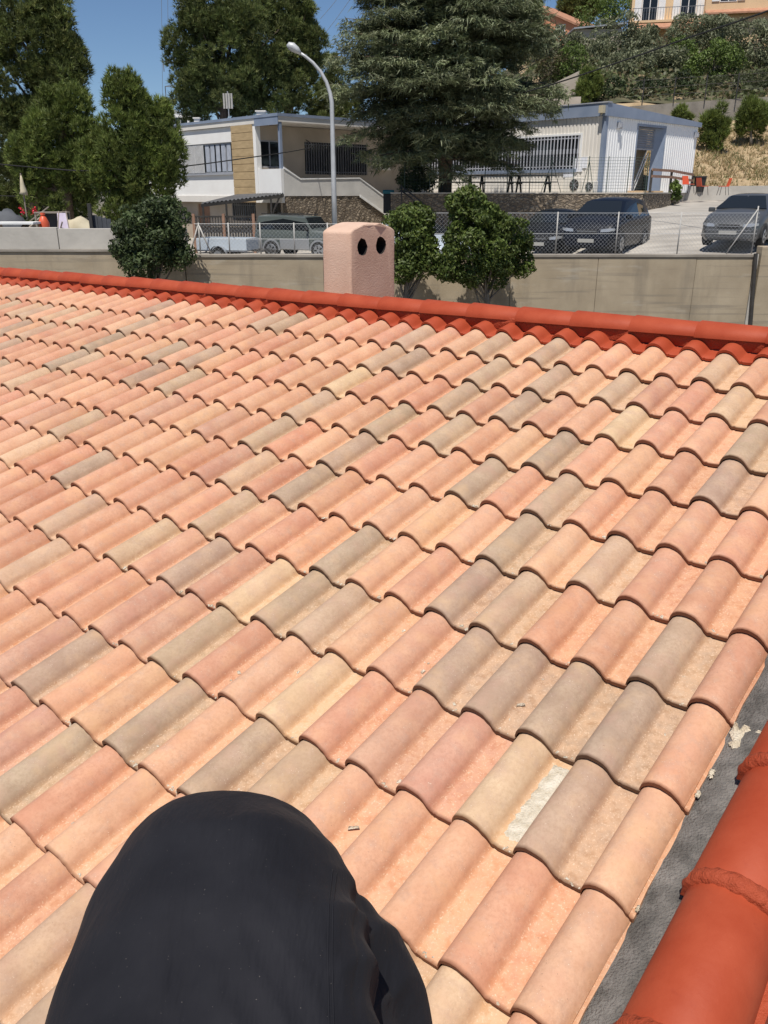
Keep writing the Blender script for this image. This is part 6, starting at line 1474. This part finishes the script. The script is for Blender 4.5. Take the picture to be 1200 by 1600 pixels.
def remeshed(m, name, mat, parent, vox, smooth_it=8, extra=None):
    me = m.mesh(name, mat, rootloc(parent)); bm = bmesh.new(); bm.from_mesh(me); bmesh.ops.recalc_face_normals(bm, faces=bm.faces); bm.to_mesh(me); bm.free()
    o = link(name, me, parent)
    r = o.modifiers.new('r', 'REMESH'); r.mode = 'VOXEL'; r.voxel_size = vox; r.use_smooth_shade = True
    s_ = o.modifiers.new('s', 'SMOOTH'); s_.factor = 0.5; s_.iterations = smooth_it
    dg = bpy.context.evaluated_depsgraph_get(); nm = bpy.data.meshes.new_from_object(o.evaluated_get(dg)); o.modifiers.clear(); o.data = nm; nm.name = name
    if extra:
        co = np.empty(len(nm.vertices)*3, np.float32); nm.vertices.foreach_get('co', co); co = co.reshape(-1,3); no = np.empty_like(co.ravel()); nm.vertices.foreach_get('normal', no)
        co = extra(co + np.array(rootloc(parent), np.float32), no.reshape(-1,3)) - np.array(rootloc(parent), np.float32); nm.vertices.foreach_set('co', co.astype(np.float32).ravel()); nm.update()
    nm.polygons.foreach_set('use_smooth', [True]*len(nm.polygons)); return o
sm_ = MB(); loft(sm_, TORSO, (1, 0.06, 0))
def limb(m, pts, rad, n=16, steps=5):
    P = [Vector(p) for p in pts]; out, rr = [], []
    for k in range(len(P)-1):
        for i in range(steps):
            t = i/steps; p0, p1, p2, p3 = P[max(0,k-1)], P[k], P[k+1], P[min(len(P)-1,k+2)]
            out.append(0.5*((2*p1)+(p2-p0)*t+(2*p0-5*p1+4*p2-p3)*t*t+(3*p1-p0-3*p2+p3)*t**3)); rr.append(rad[k]+(rad[k+1]-rad[k])*t)
    out.append(P[-1]); rr.append(rad[-1]); m.tube(out, rr, n)
limb(sm_, [(-.15,1.02,.56),(-.085,1.03,.515),(-.030,1.03,.450),(.008,1.00,.360),(.020,.975,.275)], [.115,.110,.095,.082,.080])
limb(sm_, [(-.12,.98,.54),(-.06,.92,.46),(-.02,.90,.36),(-.01,.88,.26)], [.10,.095,.085,.075])
limb(sm_, [(-.38,1.08,.50),(-.43,1.11,.43),(-.455,1.13,.35),(-.465,1.14,.26)], [.10,.088,.080,.082])
def folds(co, no):
    x, y, z = co[:,0], co[:,1], co[:,2]
    low = np.clip(1-(y-0.62)/0.30, 0, 1)
    f = 0.013*(0.5-np.abs(np.sin(x*38 + y*24 + 1.6*np.sin(y*9+x*7))))*low*np.exp(-((x+0.16)/0.13)**2)                  # gathers towards the waist
    f += 0.013*(0.5-np.abs(np.sin(x*26 - y*30 + 1.2*np.sin(x*19))))*np.exp(-((x+0.02)/0.07)**2)*np.clip((1.2-y)/0.2, 0, 1)  # pulled creases at the armhole
    f += 0.0075*np.sin(x*11+y*6+0.6)*np.sin(y*7-1+x*4) + 0.003*np.sin(x*23-y*17)*np.sin(y*13+2)
    f += 0.012*np.exp(-((x+0.36)/0.07)**2-((y-1.12)/0.10)**2) + 0.012*np.exp(-((x+0.19)/0.06)**2-((y-1.10)/0.09)**2)  # shoulder blades
    f -= 0.006*np.exp(-((x+0.265)/0.035)**2)*np.clip((1.2-y)*3, 0, 1)
    seam = -0.004*np.exp(-((x-(-0.045+0.03*(1.05-y)))/0.005)**2)*np.clip((y-0.5)*6, 0, 1)*np.clip((1.12-y)*8, 0, 1)
    return co + no*(f+seam)[:,None]
tee = remeshed(sm_, 't_shirt', 'black_jersey', person, 0.0085, 9, folds); tag(tee, 'plain black jersey T-shirt stretched over a bent back')
# body: one skinned surface with head, arms and hands
V_, E_, R_ = [], [], []
def chain(parent_i, pts, rad):
    i0 = parent_i
    for p, r in zip(pts, rad):
        V_.append(Vector(p)); R_.append(r); i = len(V_)-1
        if i0 is not None: E_.append((i0, i))
        i0 = i
    return i0
pel = chain(None, [(-.215,.44,.37)], [.085])
sp = chain(pel, [(-.22,.66,.53),(-.235,.90,.58),(-.275,1.12,.53)], [.085,.09,.09])
nk = chain(sp, [(-.300,1.30,.36),(-.295,1.365,.265)], [.058,.056])
chain(nk, [(-.287,1.43,.17),(-.29,1.49,.095),(-.29,1.50,.035)], [.080,.084,.055])
def hand(wi, wrist, d, side, out_):
    wrist, d, side, out_ = Vector(wrist), Vector(d).normalized(), Vector(side).normalized(), Vector(out_).normalized()
    pi = chain(wi, [wrist+d*0.045], [.026]); pj = chain(pi, [wrist+d*0.085], [.030])
    for k, (l, sp_) in enumerate(((.068,-.030),(.078,-.010),(.072,.010),(.056,.028))):
        k0 = wrist + d*0.09 + side*sp_
        chain(pj, [k0+d*0.012, k0+d*(l*0.45)+out_*0.006, k0+d*(l*0.78)-out_*0.006, k0+d*l-out_*0.022], [.0095,.0090,.0082,.0072])
    chain(pi, [wrist+d*0.03+side*-0.038, wrist+d*0.065+side*-0.055-out_*0.005, wrist+d*0.092+side*-0.058-out_*0.016], [.0115,.0100,.0085])
wr = chain(sp, [(-.085,1.07,.47),(-.005,1.045,.39),(.032,.98,.215),(.035,1.07,.12),(.010,1.17,roof_z(0,1.17)+0.115)], [.062,.054,.044,.040,.029])
hand(wr, V_[wr], (-.15,.95,-.36), (1,.15,0), (0,.36,.93))
wl_ = chain(sp, [(-.42,1.10,.44),(-.458,1.13,.33),(-.475,1.14,.175),(-.46,1.27,.09),(-.41,1.35,roof_z(-.41,1.35)+0.115)], [.062,.052,.044,.040,.029])
hand(wl_, V_[wl_], (.35,.88,-.33), (-1,.35,0), (0,.36,.93))
off = Vector(person.location)
me = bpy.data.meshes.new('body'); me.from_pydata([tuple(v-off) for v in V_], E_, []); me.materials.append(MATS['skin'])
bo = link('body', me, person)
md = bo.modifiers.new('skin', 'SKIN'); md.use_smooth_shade = True
if not me.skin_vertices: me.attributes  # layer is made with the modifier
sk = me.skin_vertices[0].data if me.skin_vertices else None
if sk is None:
    bm = bmesh.new(); bm.from_mesh(me); bm.verts.layers.skin.verify(); bm.to_mesh(me); bm.free(); sk = me.skin_vertices[0].data
for i, r in enumerate(R_): sk[i].radius = (r, r); sk[i].use_root = (i == 0)
md2 = bo.modifiers.new('sub', 'SUBSURF'); md2.levels = 1; md2.render_levels = 2
# face, hair cap, ears
fc, fa, fd = Vector((-.29,1.478,.11)), Vector((0,.62,-.78)), Vector((0,-.78,-.62))
nz_ = MB(); nz_.tube([fc+fd*.070+fa*.012, fc+fd*.092-fa*.012, fc+fd*.100-fa*.026, fc+fd*.080-fa*.034], [.007,.011,.014,.008], 10); nz_.build('nose', 'skin', person, smooth=True)
for s in (-1, 1):
    ey = MB(); e_ = fc+fd*.074+fa*.008+Vector((s*.031,0,0)); ey.tube([e_-fd*.008, e_, e_+fd*.005], [.004,.011,.005], 10); ey.build('eye', 'white_cap', person, smooth=True)
mo = MB(); mo.tube([fc+fd*.074-fa*.058+Vector((-.024,0,0)), fc+fd*.084-fa*.056, fc+fd*.074-fa*.058+Vector((.024,0,0))], [.003,.006,.003], 8); mo.build('mouth', 'lilac_cloth', person, smooth=True)
hm_ = MB(); hc_ = Vector((-.29,1.485,.105)); P = []
ax = Vector((0,.55,-.83)).normalized(); bx = Vector((1,0,0)); cx = ax.cross(bx)
for i in range(9):
    ph = math.pi*0.60*i/8; P.append([hc_ - Vector((0,-.005,-.012)) + (-(ax*-math.cos(ph)) if False else (cx*0) ) + (Vector((0,.83,.55))*math.cos(ph)*0.108 + (bx*math.cos(2*math.pi*j/18)*0.092 + ax*math.sin(2*math.pi*j/18)*0.104)*math.sin(ph)) for j in range(18)])
hm_.grid(P, close=True); hm_.build('hair', 'hair_dark', person, smooth=True)
for s in (-1, 1):
    em = MB(); e0_ = Vector((-.29+s*.082,1.475,.10)); em.tube([e0_, e0_+Vector((s*.012,-.004,.004)), e0_+Vector((s*.018,-.01,.006))], [.018,.026,.020], 10); em.build('ear', 'skin', person, smooth=True)
tr_ = MB()
loft(tr_, [(.36,.30,-.215,.165,.12),(.42,.375,-.215,.172,.128),(.52,.45,-.218,.178,.128)], (1,0.06,0))
for s, hx, kx, ax_ in ((-1,-.305,-.37,-.36),(1,-.125,-.08,-.10)):
    kz = roof_z(kx,.74)+0.36; az = roof_z(ax_,.40)+0.16
    limb(tr_, [(hx,.43,.36),(hx*.5+kx*.5,.58,.5*(.36+kz)+.03),(kx,.73,kz),(kx*.5+ax_*.5,.57,.5*(kz+az)),(ax_,.40,az)], [.105,.092,.075,.068,.062])
    sh = MB(); fz = roof_z(ax_,.47)+0.055
    loft(sh, [(.33,fz+.035,ax_,.030,.035),(.37,fz+.045,ax_,.040,.048),(.44,fz+.048,ax_,.044,.05),(.52,fz+.040,ax_,.050,.040),(.59,fz+.038,ax_,.046,.030),(.635,fz+.040,ax_,.030,.020)], (1,0,0), 16)
    sh.build('shoe', 'shoe', person, smooth=True)
remeshed(tr_, 'trousers', 'denim', person, 0.012, 5)

# side seam stitched over the shirt, from armhole to hem
from mathutils.bvhtree import BVHTree
bvh = BVHTree.FromPolygons([v.co for v in tee.data.vertices], [list(p.vertices) for p in tee.data.polygons])
for dx_ in (0.0, 0.006):
    pts = []
    for i in range(60):
        y_ = 1.03 - 0.55*i/59; x_ = -0.082 + 0.055*(i/59)**1.2 - 0.012*math.sin(i*0.05) + dx_
        hit = bvh.ray_cast(Vector((x_, y_, 2.0)) - off, Vector((0, 0, -1)))
        if hit[0] is not None: pts.append(hit[0] + off + Vector((0,0,0.0002)))
    if len(pts) > 5:
        m = MB(); m.tube(pts, 0.0013, 5); m.build('seam', 'black_jersey', person, smooth=True)
